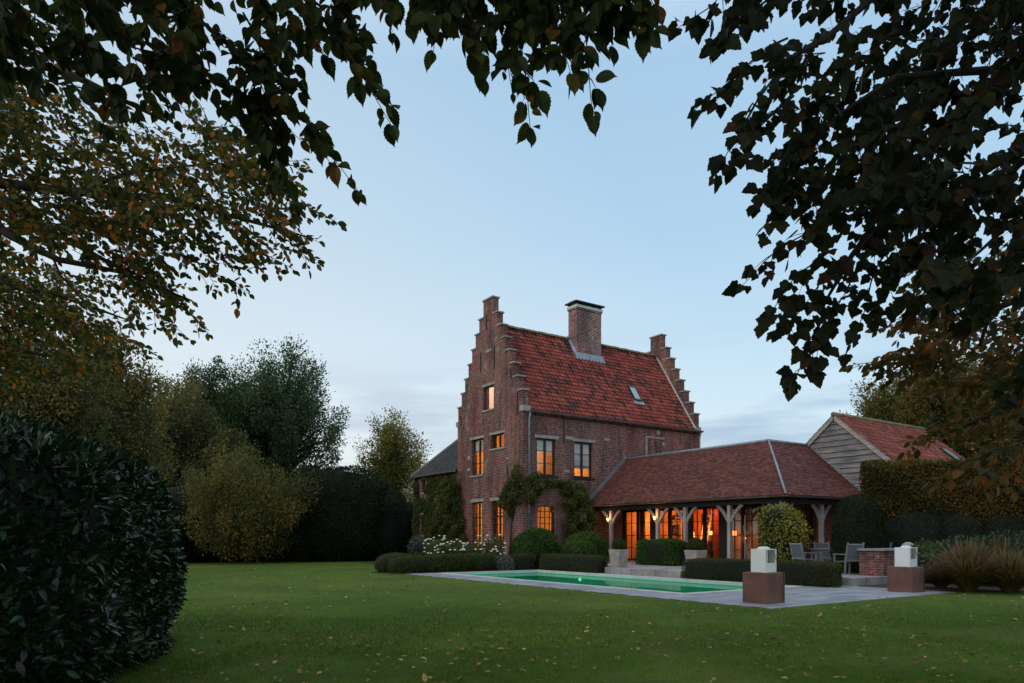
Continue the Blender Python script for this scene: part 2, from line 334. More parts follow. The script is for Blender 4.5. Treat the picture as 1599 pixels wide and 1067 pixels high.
def roof(name, mat, p0, du, dn, z0, rise, run, a, b, rowlen, pitch, wave=0, lift=.03, parent=None, thick=.06, jit=.006):
    """rows of tiles. p0 eave origin (xy), du along eave, dn horizontal up-slope; a(s), b(s) = limits along the eave at fraction s"""
    mb = MB(); uv = []; S = math.hypot(rise, run); nr = max(1, int(round(S/rowlen))); du = Vector((*du, 0)); dn = Vector((*dn, 0))
    up = (dn*run+Vector((0,0,rise)))/S; nrm = du.cross(up); nrm = nrm if nrm.z > 0 else -nrm
    o = Vector((*p0, z0)); rr = random.Random(len(name)*7+nr)
    for k in range(nr):
        s0, s1 = k/nr, (k+1)/nr
        aa0, bb0, aa1, bb1 = a(s0), b(s0), a(s1), b(s1)
        n = max(1, int(round((bb0-aa0)/(pitch/(5 if wave else 1))))) if (wave or jit) else 1
        if wave: 
            n = int(round((bb0-aa0)/pitch*6))
        prev = None; off = (k % 2)*.5 if not wave else 0; jt = {}
        for i in range(n+1):
            u0 = aa0+(bb0-aa0)*i/n; u1 = aa1+(bb1-aa1)*i/n; ti = math.floor(u0/pitch+off)
            if ti not in jt: jt[ti] = rr.uniform(-jit, jit)
            h = wave*(math.sin(2*math.pi*u0/pitch)) if wave else 0
            lo = o+du*u0+up*(S*s0)+nrm*(lift+h+jt[ti]); bo = o+du*u0+up*(S*s0)+nrm*(h*.9-.002 if k else -thick); hi = o+du*u1+up*(S*s1+.02)+nrm*(.006+h)
            cur = (bo, lo, hi, u0)
            if prev:
                mb.face([prev[1], cur[1], cur[2], prev[2]]); um = (prev[3]+u0)/2/pitch+off; q = (um+.001, k+.5); uv.append([q]*4)
                mb.face([prev[0], cur[0], cur[1], prev[1]]); uv.append([q]*4)
            prev = cur
    return mb.build(name, mat, parent, uv=uv)

# ------------------------------------------------------------ foliage
def unit(a): return a/np.maximum(np.linalg.norm(a, axis=-1, keepdims=True), 1e-9)
def tmpl(kind):
    if kind == 'quad': v = [(0,0,0),(.32,.45,.04),(0,1,0),(-.32,.5,.04)]; f = [(0,1,2,3)]
    elif kind == 'oval': v = [(0,0,0),(.24,.25,.05),(.28,.55,.06),(.12,.88,.03),(0,1,-.02),(-.12,.88,.03),(-.28,.55,.06),(-.24,.25,.05)]; f = [(0,1,2,3,4),(0,4,5,6,7)]
    elif kind == 'tooth':                   # drooping serrated leaf with a drip tip
        r = [(.10,.03),(.22,.14),(.265,.20),(.25,.235),(.315,.33),(.29,.36),(.325,.47),(.29,.49),(.30,.60),(.255,.62),(.24,.72),(.195,.735),(.155,.83),(.12,.84),(.05,.93)]
        v = [(0,0,0)]+[(x,y,.10*x/.3+.0) for x,y in r]+[(.012,1.06,-.05)]+[(-x,y,.10*x/.3) for x,y in r[::-1]]
        v = [(x,y,z-.10*y*y) for x,y,z in v]; k = len(r)+1; f = [tuple(range(0, k+1)), (0,)+tuple(range(k, len(v)))]
    elif kind == 'maple':
        r = [(.10,-.03),(.25,-.06),(.35,.02),(.43,.12),(.395,.17),(.46,.27),(.50,.40),(.43,.43),(.40,.51),(.32,.53),(.30,.64),(.245,.69),(.215,.80),(.13,.87),(.06,.97)]
        v = [(0,0,0)]+[(x,y,.0) for x,y in r]+[(0,1.04,0)]+[(-x*.95,y*1.02,.0) for x,y in r[::-1]]
        v = [(x*1.08,y,.12*abs(x)-.16*y*y) for x,y,z in v]; k = len(r)+1; f = [tuple(range(0, k+1)), (0,)+tuple(range(k, len(v)))]
    elif kind == 'laurel': v = [(0,0,0),(.13,.12,.05),(.20,.35,.08),(.19,.62,.07),(.08,.9,.01),(0,1.03,-.06),(-.08,.9,.01),(-.19,.62,.07),(-.20,.35,.08),(-.13,.12,.05),(0,.35,0),(0,.62,-.0)]; f = [(0,1,2,10),(10,2,3,11),(11,3,4,5),(0,10,8,9),(10,11,7,8),(11,5,6,7)]
    elif kind == 'blade': v = [(-.04,0,0),(.04,0,0),(0,1,.0)]; f = [(0,1,2)]
    return np.array(v, float), f
TM = {k: tmpl(k) for k in ('quad','oval','tooth','maple','laurel','blade')}
def leaf_arrays(pos, ax, nr, size, kind, rnd=None):
    V_, F_ = TM[kind]; n = len(pos); ax = unit(ax); nr = nr-ax*(nr*ax).sum(1, keepdims=True); nr = unit(nr); sd_ = np.cross(ax, nr)
    size = np.broadcast_to(np.asarray(size, float), (n,))[:, None, None]
    curl = rng.uniform(.3, 1.7, (n, 1, 1)) if kind != 'blade' else 1
    v = pos[:, None, :]+size*(V_[None, :, 0:1]*sd_[:, None, :]+V_[None, :, 1:2]*ax[:, None, :]+curl*V_[None, :, 2:3]*nr[:, None, :])
    loops = np.concatenate([np.array(f) for f in F_]); ls = np.array([len(f) for f in F_])
    li = (loops[None, :]+np.arange(n)[:, None]*len(V_)).ravel(); lt = np.tile(ls, n)
    r = rng.random(n) if rnd is None else rnd
    return v.reshape(-1, 3), li, lt, np.repeat(r, len(V_))
def raw_mesh(name, parts, mats, parent=None, loc=(0,0,0), smooth_from=None):
    """parts: list of (verts, loop_idx, loop_totals, rnd, material index)"""
    o0 = np.array(parent['_w'] if parent else loc, float); vs, lis, lts, rs, ms = [], [], [], [], []; b = 0
    for v, li, lt, r, mi in parts:
        vs.append(v-o0); lis.append(li+b); lts.append(lt); rs.append(r); ms.append(np.full(len(lt), mi)); b += len(v)
    v = np.concatenate(vs); li = np.concatenate(lis); lt = np.concatenate(lts); r = np.concatenate(rs); mi = np.concatenate(ms)
    me = bpy.data.meshes.new(name); me.vertices.add(len(v)); me.vertices.foreach_set('co', v.astype(np.float32).ravel())
    me.loops.add(len(li)); me.loops.foreach_set('vertex_index', li.astype(np.int32)); me.polygons.add(len(lt))
    me.polygons.foreach_set('loop_start', np.concatenate([[0], np.cumsum(lt)[:-1]]).astype(np.int32)); me.polygons.foreach_set('loop_total', lt.astype(np.int32))
    me.polygons.foreach_set('material_index', mi.astype(np.int32)); at = me.attributes.new('rnd', 'FLOAT', 'POINT'); at.data.foreach_set('value', r.astype(np.float32))
    for mt in mats: me.materials.append(mt)
    me.update(calc_edges=True); me.validate(); o = bpy.data.objects.new(name, me); C.objects.link(o); o['_w'] = tuple(o0)
    if parent: o.parent = parent
    else: o.location = tuple(o0)
    return o
def mb_part(mb, mi, r=.5):
    lt = np.array([len(f) for f in mb.f]); li = np.concatenate([np.array(f) for f in mb.f]); v = np.array([tuple(p) for p in mb.v], float)
    return (v, li, lt, np.full(len(v), r), mi)
def jitter(n, s): return rng.normal(0, s, (n, 3))

G1 = [(0, (.020, .030, .012)), (.5, (.035, .055, .018)), (.85, (.055, .080, .024)), (1, (.09, .10, .03))]
M['lf_box'] = leaf_mat('box_hedge_leaf', [(0, (0.03507, 0.04637, 0.01093)), (.6, (0.06376, 0.08114, 0.01689)), (1, (0.1036, 0.1159, 0.02385))], .5, .25)
M['lf_bush'] = leaf_mat('evergreen_bush_leaf', [(0, (0.02656, 0.06037, 0.01288)), (.6, (0.05434, 0.1147, 0.02208)), (1, (0.09056, 0.163, 0.03312))], .5, .3)
M['lf_yew'] = leaf_mat('yew_leaf', [(0, (0.008894, 0.018, 0.006487)), (.6, (0.01601, 0.02925, 0.009368)), (1, (0.02668, 0.04274, 0.01297))], .6, .2)
M['lf_laurel'] = leaf_mat('laurel_leaf', [(0, (0.005233, 0.02036, 0.006506)), (.6, (0.009418, 0.03518, 0.01022)), (.95, (0.01569, 0.05091, 0.01394)), (1, (0.04709, 0.03703, 0.01627))], .28, .12, .55, .25)
M['lf_horn'] = leaf_mat('hornbeam_leaf', [(0, (0.01767, 0.02945, 0.00748)), (.6, (0.03338, 0.04909, 0.01047)), (.85, (0.054, 0.06382, 0.01346)), (.93, (0.09817, 0.06872, 0.01496)), (1, (0.1669, 0.0589, 0.01346))], .5, .38)
M['lf_beech'] = leaf_mat('autumn_beech_leaf', [(0, (0.03577, 0.05141, 0.01234)), (.6, (0.07316, 0.08568, 0.01851)), (.74, (0.1463, 0.1214, 0.02468)), (.9, (0.3252, 0.1571, 0.03084)), (1, (0.4227, 0.1142, 0.02262))], .5, .42)
M['lf_maple'] = leaf_mat('maple_leaf', [(0, (0.00867, 0.013, 0.004335)), (.6, (0.01625, 0.02276, 0.007044)), (.9, (0.0271, 0.03142, 0.009749)), (1, (0.06502, 0.0271, 0.01084))], .55, .34)
M['lf_rust'] = leaf_mat('rusty_leaf', [(0, (0.0396, 0.0384, 0.01152)), (.4, (0.0792, 0.066, 0.01728)), (.75, (0.1452, 0.078, 0.02112)), (1, (0.2508, 0.078, 0.02112))], .55, .38)
M['lf_brown'] = leaf_mat('bronze_leaf', [(0, (0.06832, 0.08028, 0.04227)), (.5, (0.1324, 0.1322, 0.06106)), (.85, (0.2029, 0.1771, 0.07516)), (1, (0.363, 0.2125, 0.07045))], .6, .3)
M['lf_dark'] = leaf_mat('dark_crown_leaf', [(0, (0.03932, 0.07172, 0.03873)), (.6, (0.07079, 0.1195, 0.05594)), (1, (0.118, 0.1722, 0.07316))], .55, .3)
M['lf_gold'] = leaf_mat('golden_leaf', [(0, (0.09638, 0.1044, 0.03672)), (.5, (0.2065, 0.1928, 0.05508)), (1, (0.3856, 0.3053, 0.0918))], .6, .4)
M['lf_olive'] = leaf_mat('olive_leaf', [(0, (0.06244, 0.07425, 0.03206)), (.5, (0.1249, 0.1215, 0.0481)), (.85, (0.2123, 0.1755, 0.05611)), (1, (0.3247, 0.2025, 0.06413))], .6, .35)
M['lf_lime'] = leaf_mat('variegated_leaf', [(0, (0.0891, 0.108, 0.0216)), (.5, (0.1931, 0.2025, 0.0378)), (1, (0.4455, 0.3915, 0.0972))], .5, .35)
M['lf_ivy'] = leaf_mat('ivy_leaf', [(0, (0.0315, 0.05356, 0.0144)), (.6, (0.06616, 0.104, 0.0264)), (1, (0.1339, 0.1576, 0.036))], .5, .25)
M['lf_vine'] = leaf_mat('wisteria_leaf', [(0, (0.0429, 0.0598, 0.01872)), (.6, (0.0858, 0.104, 0.0312)), (1, (0.1716, 0.156, 0.052))], .55, .35)
M['lf_beechH'] = leaf_mat('beech_hedge_leaf', [(0, (0.04451, 0.04399, 0.0129)), (.45, (0.08901, 0.07331, 0.02064)), (.8, (0.1583, 0.09775, 0.03011)), (1, (0.2572, 0.1173, 0.03871))], .6, .35)
M['lf_grass'] = leaf_mat('dry_grass_blade', [(0, (0.05062, 0.0563, 0.01418)), (.5, (0.1075, 0.08761, 0.02658)), (1, (0.1898, 0.1251, 0.04874))], .7, .3)
M['lf_plume'] = leaf_mat('grass_plume', [(0, (0.1326, 0.0867, 0.0663)), (1, (0.2448, 0.1632, 0.1326))], .8, .3)
M['lf_lav'] = leaf_mat('lavender_leaf', [(0, (0.0675, 0.0825, 0.09)), (1, (0.135, 0.1575, 0.18))], .7, .2)
M['lf_blue'] = leaf_mat('bluegreen_leaf', [(0, (.022, .045, .028)), (.7, (.04, .08, .05)), (1, (.07, .12, .08))], .5, .2)
M['lf_lawn'] = leaf_mat('grass_blade', [(0, (0.05128, 0.1059, 0.00852)), (.6, (0.08788, 0.1674, 0.01278)), (1, (0.1556, 0.222, 0.01988))], .6, .3)
M['lf_litter'] = leaf_mat('fallen_leaf', [(0, (0.1062, 0.05844, 0.02656)), (.4, (0.2338, 0.1381, 0.05312)), (.8, (0.3825, 0.2656, 0.1062)), (1, (0.51, 0.4037, 0.1806))], .7, .2)

def area_dirs(n, r, p):
    """directions that spread points evenly over a stretched super-ellipsoid"""
    d = unit(rng.normal(size=(n*4, 3))); r = np.array(r, float); k = (np.abs(d)**p).sum(1)**(-1/p); q = d*k[:, None]
    g_ = unit(np.sign(q)*np.abs(q)**(p-1)); w_ = k**2/np.maximum(.15, (d*g_).sum(1))*np.linalg.norm(g_/r, axis=1)
    return d[rng.choice(len(d), n, replace=False, p=w_/w_.sum())]
def superblob(n, c, r, p=2.5, lump=.06, lf=3.0, zmin=-1.0, seed=0):
    """points and outward normals on a lumpy super-ellipsoid"""
    d = area_dirs(n, r, p); d = d[d[:, 2] > zmin]; r = np.array(r, float); c = np.array(c, float)
    k = (np.abs(d[:, 0])**p+np.abs(d[:, 1])**p+np.abs(d[:, 2])**p)**(-1/p)
    q = d*k[:, None]; s = seed*1.7
    lum = np.sin(q[:, 0]*r[0]*lf+s)*np.sin(q[:, 1]*r[1]*lf+1.3+s)+.6*np.sin(q[:, 2]*r[2]*lf*1.3+.7*s+q[:, 0]*r[0]*lf*.7)
    q = q*(1+lump*lum[:, None]/max(.5, r.mean())); nn = unit(np.sign(q)*np.abs(q)**(p-1)/r)
    return c+q*r, nn
def core(mb, c, r, p=2.5, k=.9, nu=24, nv=12, lump=0, lf=3, seed=0, mi=0):
    b = len(mb.v)
    for i in range(nv+1):
        ph = -math.pi/2+math.pi*i/nv
        for j in range(nu):
            t = 2*math.pi*j/nu; d = np.array((math.cos(ph)*math.cos(t), math.cos(ph)*math.sin(t), math.sin(ph)))
            q = d*(np.sum(np.abs(d)**p))**(-1/p)*k; mb.v.append(tuple(np.array(c)+q*np.array(r)))
    for i in range(nv):
        for j in range(nu): mb.f.append((b+i*nu+j, b+i*nu+(j+1)%nu, b+(i+1)*nu+(j+1)%nu, b+(i+1)*nu+j)); mb.m.append(mi)
def shell_leaves(c, r, n, size, kind='oval', p=2.5, lump=.06, lf=3., up=.5, spread=.7, depth=.05, seed=0, zmin=-1.0, rnd=None, floor=None):
    pt, nn = superblob(n, c, r, p, lump, lf, zmin, seed); k = len(pt)
    pt = pt-nn*(rng.random((k, 1))**1.5)*depth; j = jitter(k, spread)
    ax = unit(nn*.45+j+np.array([0, 0, up])); nr = unit(nn+jitter(k, .45))
    if floor is not None: ok = pt[:, 2] > floor; pt, ax, nr = pt[ok], ax[ok], nr[ok]
    k = len(pt); rd = None
    if rnd is not None: rd = np.clip(rnd(pt), 0, 1)
    return leaf_arrays(pt, ax, nr, size*rng.uniform(.6, 1.25, k), kind, rd)
def patchy(base=.5, amp=.35, f=1.3):
    return lambda p: base+amp*np.sin(p[:, 0]*f)*np.sin(p[:, 1]*f*1.1+1)*np.sin(p[:, 2]*f*1.4+2)+rng.normal(0, .22, len(p))
def shrub(name, label, cat, blobs, mat, size, n, kind='oval', p=2.5, lump=.06, group=None, up=.4, depth=.05, coremat=None, parts=None, lf=3., spread=.7, corek=.9, floor=.0, zmin=-1.0):
    ar = []; tot = sum(b[1][0]*b[1][1]+b[1][0]*b[1][2]+b[1][1]*b[1][2] for b in blobs); mb = MB()
    for i, (c, r) in enumerate(blobs):
        k = max(60, int(n*(r[0]*r[1]+r[0]*r[2]+r[1]*r[2])/tot)); ar.append((*shell_leaves(c, r, k, size, kind, p, lump, lf, up, spread, depth, i+len(name), zmin, patchy(), floor), 0))
        core(mb, c, r, p, corek)
    mb.v = [(x, y, max(z, floor+.0)) for x, y, z in mb.v]
    ar.append(mb_part(mb, 1)); c0 = blobs[0][0]
    o = raw_mesh(name, ar, [mat, coremat or M['lf_core']], loc=(c0[0], c0[1], floor)); return tag(o, label, cat, group)
M['lf_core'] = plain('foliage_core', (.006, .008, .004), .95, .3, 4)  # near-black solid core that stops the view through the leaves

def limb_pts(a, b, sag=.1, k=6, wob=.03):
    a = np.array(a, float); b = np.array(b, float); L_ = np.linalg.norm(b-a); out_ = []
    for i in range(k+1):
        t = i/k; p = a+(b-a)*t; p[2] += sag*L_*math.sin(math.pi*t)*.6; p += rng.normal(0, wob*L_, 3)*math.sin(math.pi*t); out_.append(tuple(p))
    return out_
def tree(name, label, base, crown_c, crown_r, mat, leafsize, nleaf, nblob=60, blobr=.2, trunk_r=.2, cat='tree', group=None, zlow=-.75, kind='quad', fork=.35, shell=.45, limb=1.0, flat=.8, extra=None, droop=0, twigs=True, plume=.5, spreadup=1.0):
    t = thing(name, label, cat, base, group); base = np.array(base, float); cc = np.array(crown_c, float); cr_ = np.array(crown_r, float)
    pts = []
    while len(pts) < nblob:
        d = unit(rng.normal(size=3))*(rng.random()**shell)
        if d[2] > zlow: pts.append(cc+d*cr_*rng.uniform(.8, 1.06))
    if extra: pts += [np.array(e, float) for e in extra]
    pts = np.array(pts); mb = MB(); f0 = base+(cc-base)*fork; f0[2] = base[2]+(cc[2]-cr_[2]*.9-base[2])*.9+.3 if cc[2]-cr_[2]*.9 > base[2]+1 else base[2]+(cc[2]-base[2])*fork
    top = cc+np.array([0, 0, cr_[2]*.75])
    tp = [tuple(base), tuple(base+(f0-base)*.5+rng.normal(0, .03, 3)), tuple(f0), tuple((f0+top)/2+rng.normal(0, .15, 3)), tuple(top)]
    mb.tube(tp, [trunk_r*1.25, trunk_r, trunk_r*.85, trunk_r*.45, trunk_r*.08], 9)
    nl = len(pts)
    for i in range(nl):
        s = rng.uniform(0, .75)*spreadup; st = f0+(top-f0)*s*.8
        if st[2] > pts[i][2]+.2: st = f0
        mb.tube(limb_pts(st, pts[i], .12 if not droop else .3), np.linspace(trunk_r*.28*limb*(1-.5*s), trunk_r*.035, 7), 5, cap=False)
    R_ = cr_.mean()*blobr; per = nleaf//nl; P_ = np.repeat(pts, per, 0); k = len(P_)
    rad = np.repeat(rng.uniform(.55, 1.35, nl)*R_, per)[:, None]
    rdir = unit(unit(pts-f0)+np.array([0, 0, plume])); off = unit(rng.normal(size=(k, 3)))*(rng.random((k, 1))**.5)*np.array([1, 1, flat])*rad*.95+np.repeat(rdir, per, 0)*(rng.uniform(-1, 1, (k, 1))*rad*1.2)
    pos = P_+off; bshade = np.repeat(rng.normal(0, .24, nl), per); rnd = np.clip(.45+bshade+rng.normal(0, .25, k), 0, 1)
    if twigs:
        ids = rng.choice(k, min(k//12, 1600), replace=False)
        for q in ids: mb.tube([tuple(P_[q]), tuple(pos[q])], [trunk_r*.03, .006], 3, cap=False)
    ax = unit(off+jitter(k, .5)*rad*.6+np.array([0, 0, -.15 if not droop else -.8])*rad); nr = unit(jitter(k, .6)+np.array([0, 0, .5]))
    mb.build('trunk', M['bark'], t, smooth=True)
    raw_mesh('crown', [(*leaf_arrays(pos, ax, nr, leafsize*rng.uniform(.6, 1.3, k), kind, rnd), 0)], [mat], parent=t)
    return t

# ------------------------------------------------------------ ground, deck, pool
PX0, PX1, PY0, PY1 = -5.72, -1.25, -15.1, -2.85          # pool opening
DX0, DX1, DY0, DY1 = -7.15, .42, -18.62, -2.3           # stone deck
g = MB(); E_ = 900
xs = [-E_, DX0, DX1, E_]; ys = [-E_, DY0, DY1, E_]
for i in range(3):
    for j in range(3):
        if (i, j) != (1, 1): g.face([(xs[i], ys[j], 0), (xs[i+1], ys[j], 0), (xs[i+1], ys[j+1], 0), (xs[i], ys[j+1], 0)])
struct(g, 'lawn', M['lawn'])
g = MB(); cw = .22
xs = [DX0, PX0-cw, PX1+cw, DX1]; ys = [DY0, PY0-cw, PY1+cw, DY1]
for i in range(3):
    for j in range(3):
        if (i, j) != (1, 1): g.face([(xs[i], ys[j], .012), (xs[i+1], ys[j], .012), (xs[i+1], ys[j+1], .012), (xs[i], ys[j+1], .012)])
for a, b in (((DX0, DY0), (DX1, DY0)), ((DX1, DY0), (DX1, DY1)), ((DX1, DY1), (DX0, DY1)), ((DX0, DY1), (DX0, DY0))): g.face([(*a, -.05), (*b, -.05), (*b, .012), (*a, .012)])
struct(g, 'deck', M['deck'])
t = thing('swimming_pool', 'long rectangular pool of green water set flush in the bluestone deck', 'pool', ((PX0+PX1)/2, (PY0+PY1)/2, 0))
g = MB(); zt = .03
g.box(PX0-cw, PX0, PY0-cw, PY1+cw, -.06, zt); g.box(PX1, PX1+cw, PY0-cw, PY1+cw, -.06, zt); g.box(PX0, PX1, PY0-cw, PY0, -.06, zt); g.box(PX0, PX1, PY1, PY1+cw, -.06, zt)
g.build('coping', M['coping'], t)
g = MB(); zb = -1.25
g.face([(PX0, PY0, zb), (PX1, PY0, zb), (PX1, PY1, zb), (PX0, PY1, zb)])
for a, b in (((PX0, PY0), (PX1, PY0)), ((PX1, PY0), (PX1, PY1)), ((PX1, PY1), (PX0, PY1)), ((PX0, PY1), (PX0, PY0))): g.face([(*a, zb), (*b, zb), (*b, -.061), (*a, -.061)])
g.build('liner', M['liner'], t)
g = MB(); g.face([(PX0, PY0, -.085), (PX1, PY0, -.085), (PX1, PY1, -.085), (PX0, PY1, -.085)]); w_ = g.build('water', M['water'], t)
g = MB(); 
for k in range(3): g.tube([(PX1-.02, -5.7, -.24), (PX1-.05, -5.7, -.24)], .06, 16)
g.build('pool_light', emit('pool_lamp', (.9, 1, .85), .35), t)
def lamp(name, loc, col, e, r=.05, kind='POINT', parent=None, size=1.0, rot=None, sy=None):
    l = bpy.data.lights.new(name, kind); l.energy = e; l.color = col
    if kind == 'AREA': l.size = size
    elif kind == 'POINT': l.shadow_soft_size = r
    if kind == 'AREA' and sy: l.shape = 'RECTANGLE'; l.size_y = sy
    o = bpy.data.objects.new(name, l); C.objects.link(o)
    if rot: o.rotation_euler = rot
    if parent: o.parent = parent; w0 = parent['_w']; o.location = (loc[0]-w0[0], loc[1]-w0[1], loc[2]-w0[2])
    else: o.location = loc
    return o
for y in (-5.0, -8.0, -12.5): lamp('underwater_light', ((PX0+PX1)/2, y, -.8), (.75, 1, .85), 16, .35, parent=t)

# terrace, one step up
TZ = .25
g = MB(); g.box(-.53, .35, -10.25, -6.3, -.05, TZ); g.box(.35, 11.8, -16.0, -.02, -.05, TZ)
struct(g, 'terrace', M['terr'], bevel=.012)
g = MB()
def bed(pts, z=.02): g.face([(x, y, z) for x, y in pts])
bed([(-7.6, -2.28), (-.55, -2.28), (-.55, -6.3), (.34, -6.3), (.34, -.01), (-.01, -.01), (-.01, 11.4), (-3.4, 11.4), (-5, 1.2), (-7.6, 0)])
bed([(.44, -18.2), (.44, -16.02), (12, -16.02), (26, -24), (12, -27)])
struct(g, 'planting_bed', M['soil'])

# ------------------------------------------------------------ the house
HL, HW, HE, HR = 12.19, 6.14, 7.46, 12.2; WT = .35
H = thing('brick_house', 'tall old red brick house with stepped gables, orange pantile roof and glowing windows', 'house', (0, 0, 0))
gaps = {'g': [(3.58, 4.69, .85, 3.24), (1.64, 2.75, .85, 3.24), (3.53, 4.69, 4.63, 6.49), (1.63, 2.80, 5.83, 6.53), (2.55, 3.5, 7.85, 9.05)],
        's': [(.81, 1.97, 4.38, 6.16), (3.09, 4.30, 4.38, 6.16), (.84, 1.92, .35, 2.95)]}
hole = lambda k, u, z: any(a < u < b and c < z < d for a, b, c, d in gaps[k])
g = MB(); ops = gaps['g']
us = [0, HW]+[o[i] for o in ops for i in (0, 1)]; zs = [0, HE, HE+.2]+[o[i] for o in ops for i in (2, 3)]
c = HW/2; steps = [(HE+.2+.0, 3.07)]+[(8.35+.70*k, 2.98-.345*k) for k in range(7)]   # (top of step, half width)
lev = [HE+.2]; hwid = []
for k in range(7): hwid.append(3.0-.36*k); lev.append(8.35+.70*k)
hwid.append(.24*1.0+.2); lev.append(13.4)
def gsolid(k):
    def f(u, z):
        if z < HE+.2: return 0 < u < HW and not hole(k, u, z)
        for i in range(8):
            if lev[i] < z < lev[i+1]: return abs(u-c) < hwid[i] and not hole(k, u, z)
        return False
    return f
us2 = us+[c+s*h for h in hwid for s in (-1, 1)]; zs2 = zs+lev
cells(g, 'x', 0, WT, us2, zs2, gsolid('g'), 0, 0)
g.build('stepped_gable', [M['brick'], M['plaster']], H)
g = MB(); gaps['n'] = []; cells(g, 'x', HL, HL-WT, us2, zs2, gsolid('n'), 0, 0); g.build('stepped_gable', [M['brick'], M['plaster']], H)
g = MB(); ops = gaps['s']; us = [WT, HL-WT]+[o[i] for o in ops for i in (0, 1)]; zs = [0, HE]+[o[i] for o in ops for i in (2, 3)]
cells(g, 'y', 0, WT, us, zs, lambda u, z: not hole('s', u, z), 0, 1)
us = [WT, HL-WT]; cells(g, 'y', HW, HW-WT, us, [0, HE], lambda u, z: True, 0, 1)
g.box(.84, .92, .05, WT-.02, 2.62, 2.951); g.box(1.84, 1.92, .05, WT-.02, 2.62, 2.951)
g.build('wall', [M['brick'], M['plaster']], H)
# corner return strip of the gable wall on the long side is the same brick; kneeler stones
for gx0, gx1 in ((-.05, WT+.05), (HL-WT-.05, HL+.05)):
    for k in range(8):
        h = hwid[k]; zt_ = lev[k+1]; hn = hwid[k+1] if k < 7 else 0
        for s in (-1, 1):
            y0, y1 = sorted((c+s*(h+.06), c+s*(hn if k < 7 else 0)))
            if k == 7 and s == 1: continue
            if k == 7: y0, y1 = c-h-.06, c+h+.06
            g = MB(); g.box(gx0, gx1, y0, y1, zt_+.002, zt_+.075); g.build('coping_stone', M['stone'], H)
    for s in (-1, 1): y0, y1 = sorted((c+s*2.86, c+s*3.13)); g = MB(); g.box(gx0-.02, gx1, y0, y1, 7.36, 7.62); g.build('kneeler_stone', M['stone'], H)
# floors inside
g = MB()
for z in (.5, 3.55, 7.3): g.box(WT, HL-WT, WT, HW-WT, z-.2, z)
g.box(2.55, 2.7, WT, HW-WT, 3.55, 7.1); g.box(5.0, 5.15, WT, HW-WT, .5, 7.1); g.box(3.4, 3.5, 1.6, 4.5, 7.3, 9.4)
g.build('interior_walls', M['plaster'], H)
g = MB(); zf_ = HE+.0; q_ = (HR-HE)/(HW/2)
g.face([(WT+.01, .45, HE+.45*q_-.3), (3.4, .45, HE+.45*q_-.3), (3.4, HW/2, HR-.3), (WT+.01, HW/2, HR-.3)]); g.face([(WT+.01, HW-.3, HE+.3*q_-.2), (3.4, HW-.3, HE+.3*q_-.2), (3.4, HW/2, HR-.3), (WT+.01, HW/2, HR-.3)])
g.build('attic_lining', M['blind'], H)
for nm, loc, e in (('room', (1.9, 3.2, 2.9), 130), ('room', (1.6, 3.6, 6.0), 95), ('room', (3.9, 2.2, 5.6), 60), ('attic', (1.7, 3.0, 9.0), 170)):
    lamp(nm+'_light', loc, (1, .55, .19) if nm == 'room' else (1, .72, .55), e, .2, parent=H)
# roof
ra, rb = WT+.01, HL-WT-.01; RS = (HR-HE)/(HW/2)
def rfn(y): return HE+y*RS
rf = roof('roof', M['pan'], (0, -.14), (1, 0), (0, 1), rfn(-.14)+.02, HR-rfn(-.14), HW/2+.14, lambda s: ra, lambda s: rb, .26, .245, .030, .05, H)
roof('roof', M['pan'], (0, HW+.14), (1, 0), (0, -1), rfn(-.14)+.02, HR-rfn(-.14), HW/2+.14, lambda s: ra, lambda s: rb, .26, .245, .030, .05, H)
g = MB(); x = ra
while x < rb-.1:
    x2 = min(x+.40, rb); n_ = 6; b_ = len(g.v); dz = random.uniform(-.012, .012)
    for xx in (x, x2-.01):
        for j in range(n_+1): a_ = math.pi*j/n_; g.v.append((xx, HW/2+.17*math.cos(a_), HR-.03+dz+.15*math.sin(a_)))
    for j in range(n_): g.f.append((b_+j, b_+j+1, b_+n_+2+j, b_+n_+1+j)); g.m.append(0)
    x = x2
g.build('ridge_tiles', M['moss_cap'], H)
g = MB()   # white mortar fillet where the tiles meet the far gable
for s in (1, -1):
    yb = 0 if s == 1 else HW
    g.beam((rb-.03, yb, HE+.06), (rb-.03, HW/2, HR+.06), .10, .12)
g.build('mortar_fillet', M['coping'], H)
# chimney
ch = MB(); ch.box(5.2, 6.95, 2.4, 3.1, 10.6, 13.72); ch.box(5.16, 6.99, 2.36, 3.14, 13.721, 13.80); chm = ch.build('chimney', M['brick_chim'], H)
g = MB(); g.box(5.14, 7.01, 2.34, 3.16, 13.801, 13.95); g.build('chimney_crown', M['coping'], chm)
g = MB(); g.box(5.05, 7.1, 2.25, 3.25, 14.07, 14.13)
for x_ in (5.25, 6.05, 6.85):
    for y_ in (2.45, 3.05): g.box(x_-.05, x_+.05, y_-.05, y_+.05, 13.951, 14.07)
g.beam((5.12, 2.75, 14.16), (7.03, 2.75, 14.16), .5, .04)
g.build('chimney_cap', M['steel'], chm)
g = MB(); e_ = .2
g.face([(5.05, 2.4-e_, rfn(2.4-e_)+.09), (7.1, 2.4-e_, rfn(2.4-e_)+.09), (7.1, 2.392, rfn(2.4)+.22), (5.05, 2.392, rfn(2.4)+.22)])
g.face([(5.05, 2.2, rfn(2.2)+.09), (5.05, 3.07, rfn(3.07)+.12), (5.193, 3.07, rfn(3.07)+.25), (5.193, 2.38, rfn(2.4)+.24)])
g.face([(7.1, 2.2, rfn(2.2)+.09), (7.1, 3.07, rfn(3.07)+.12), (6.957, 3.07, rfn(3.07)+.25), (6.957, 2.38, rfn(2.4)+.24)])
g.build('flashing', M['lead'], chm)
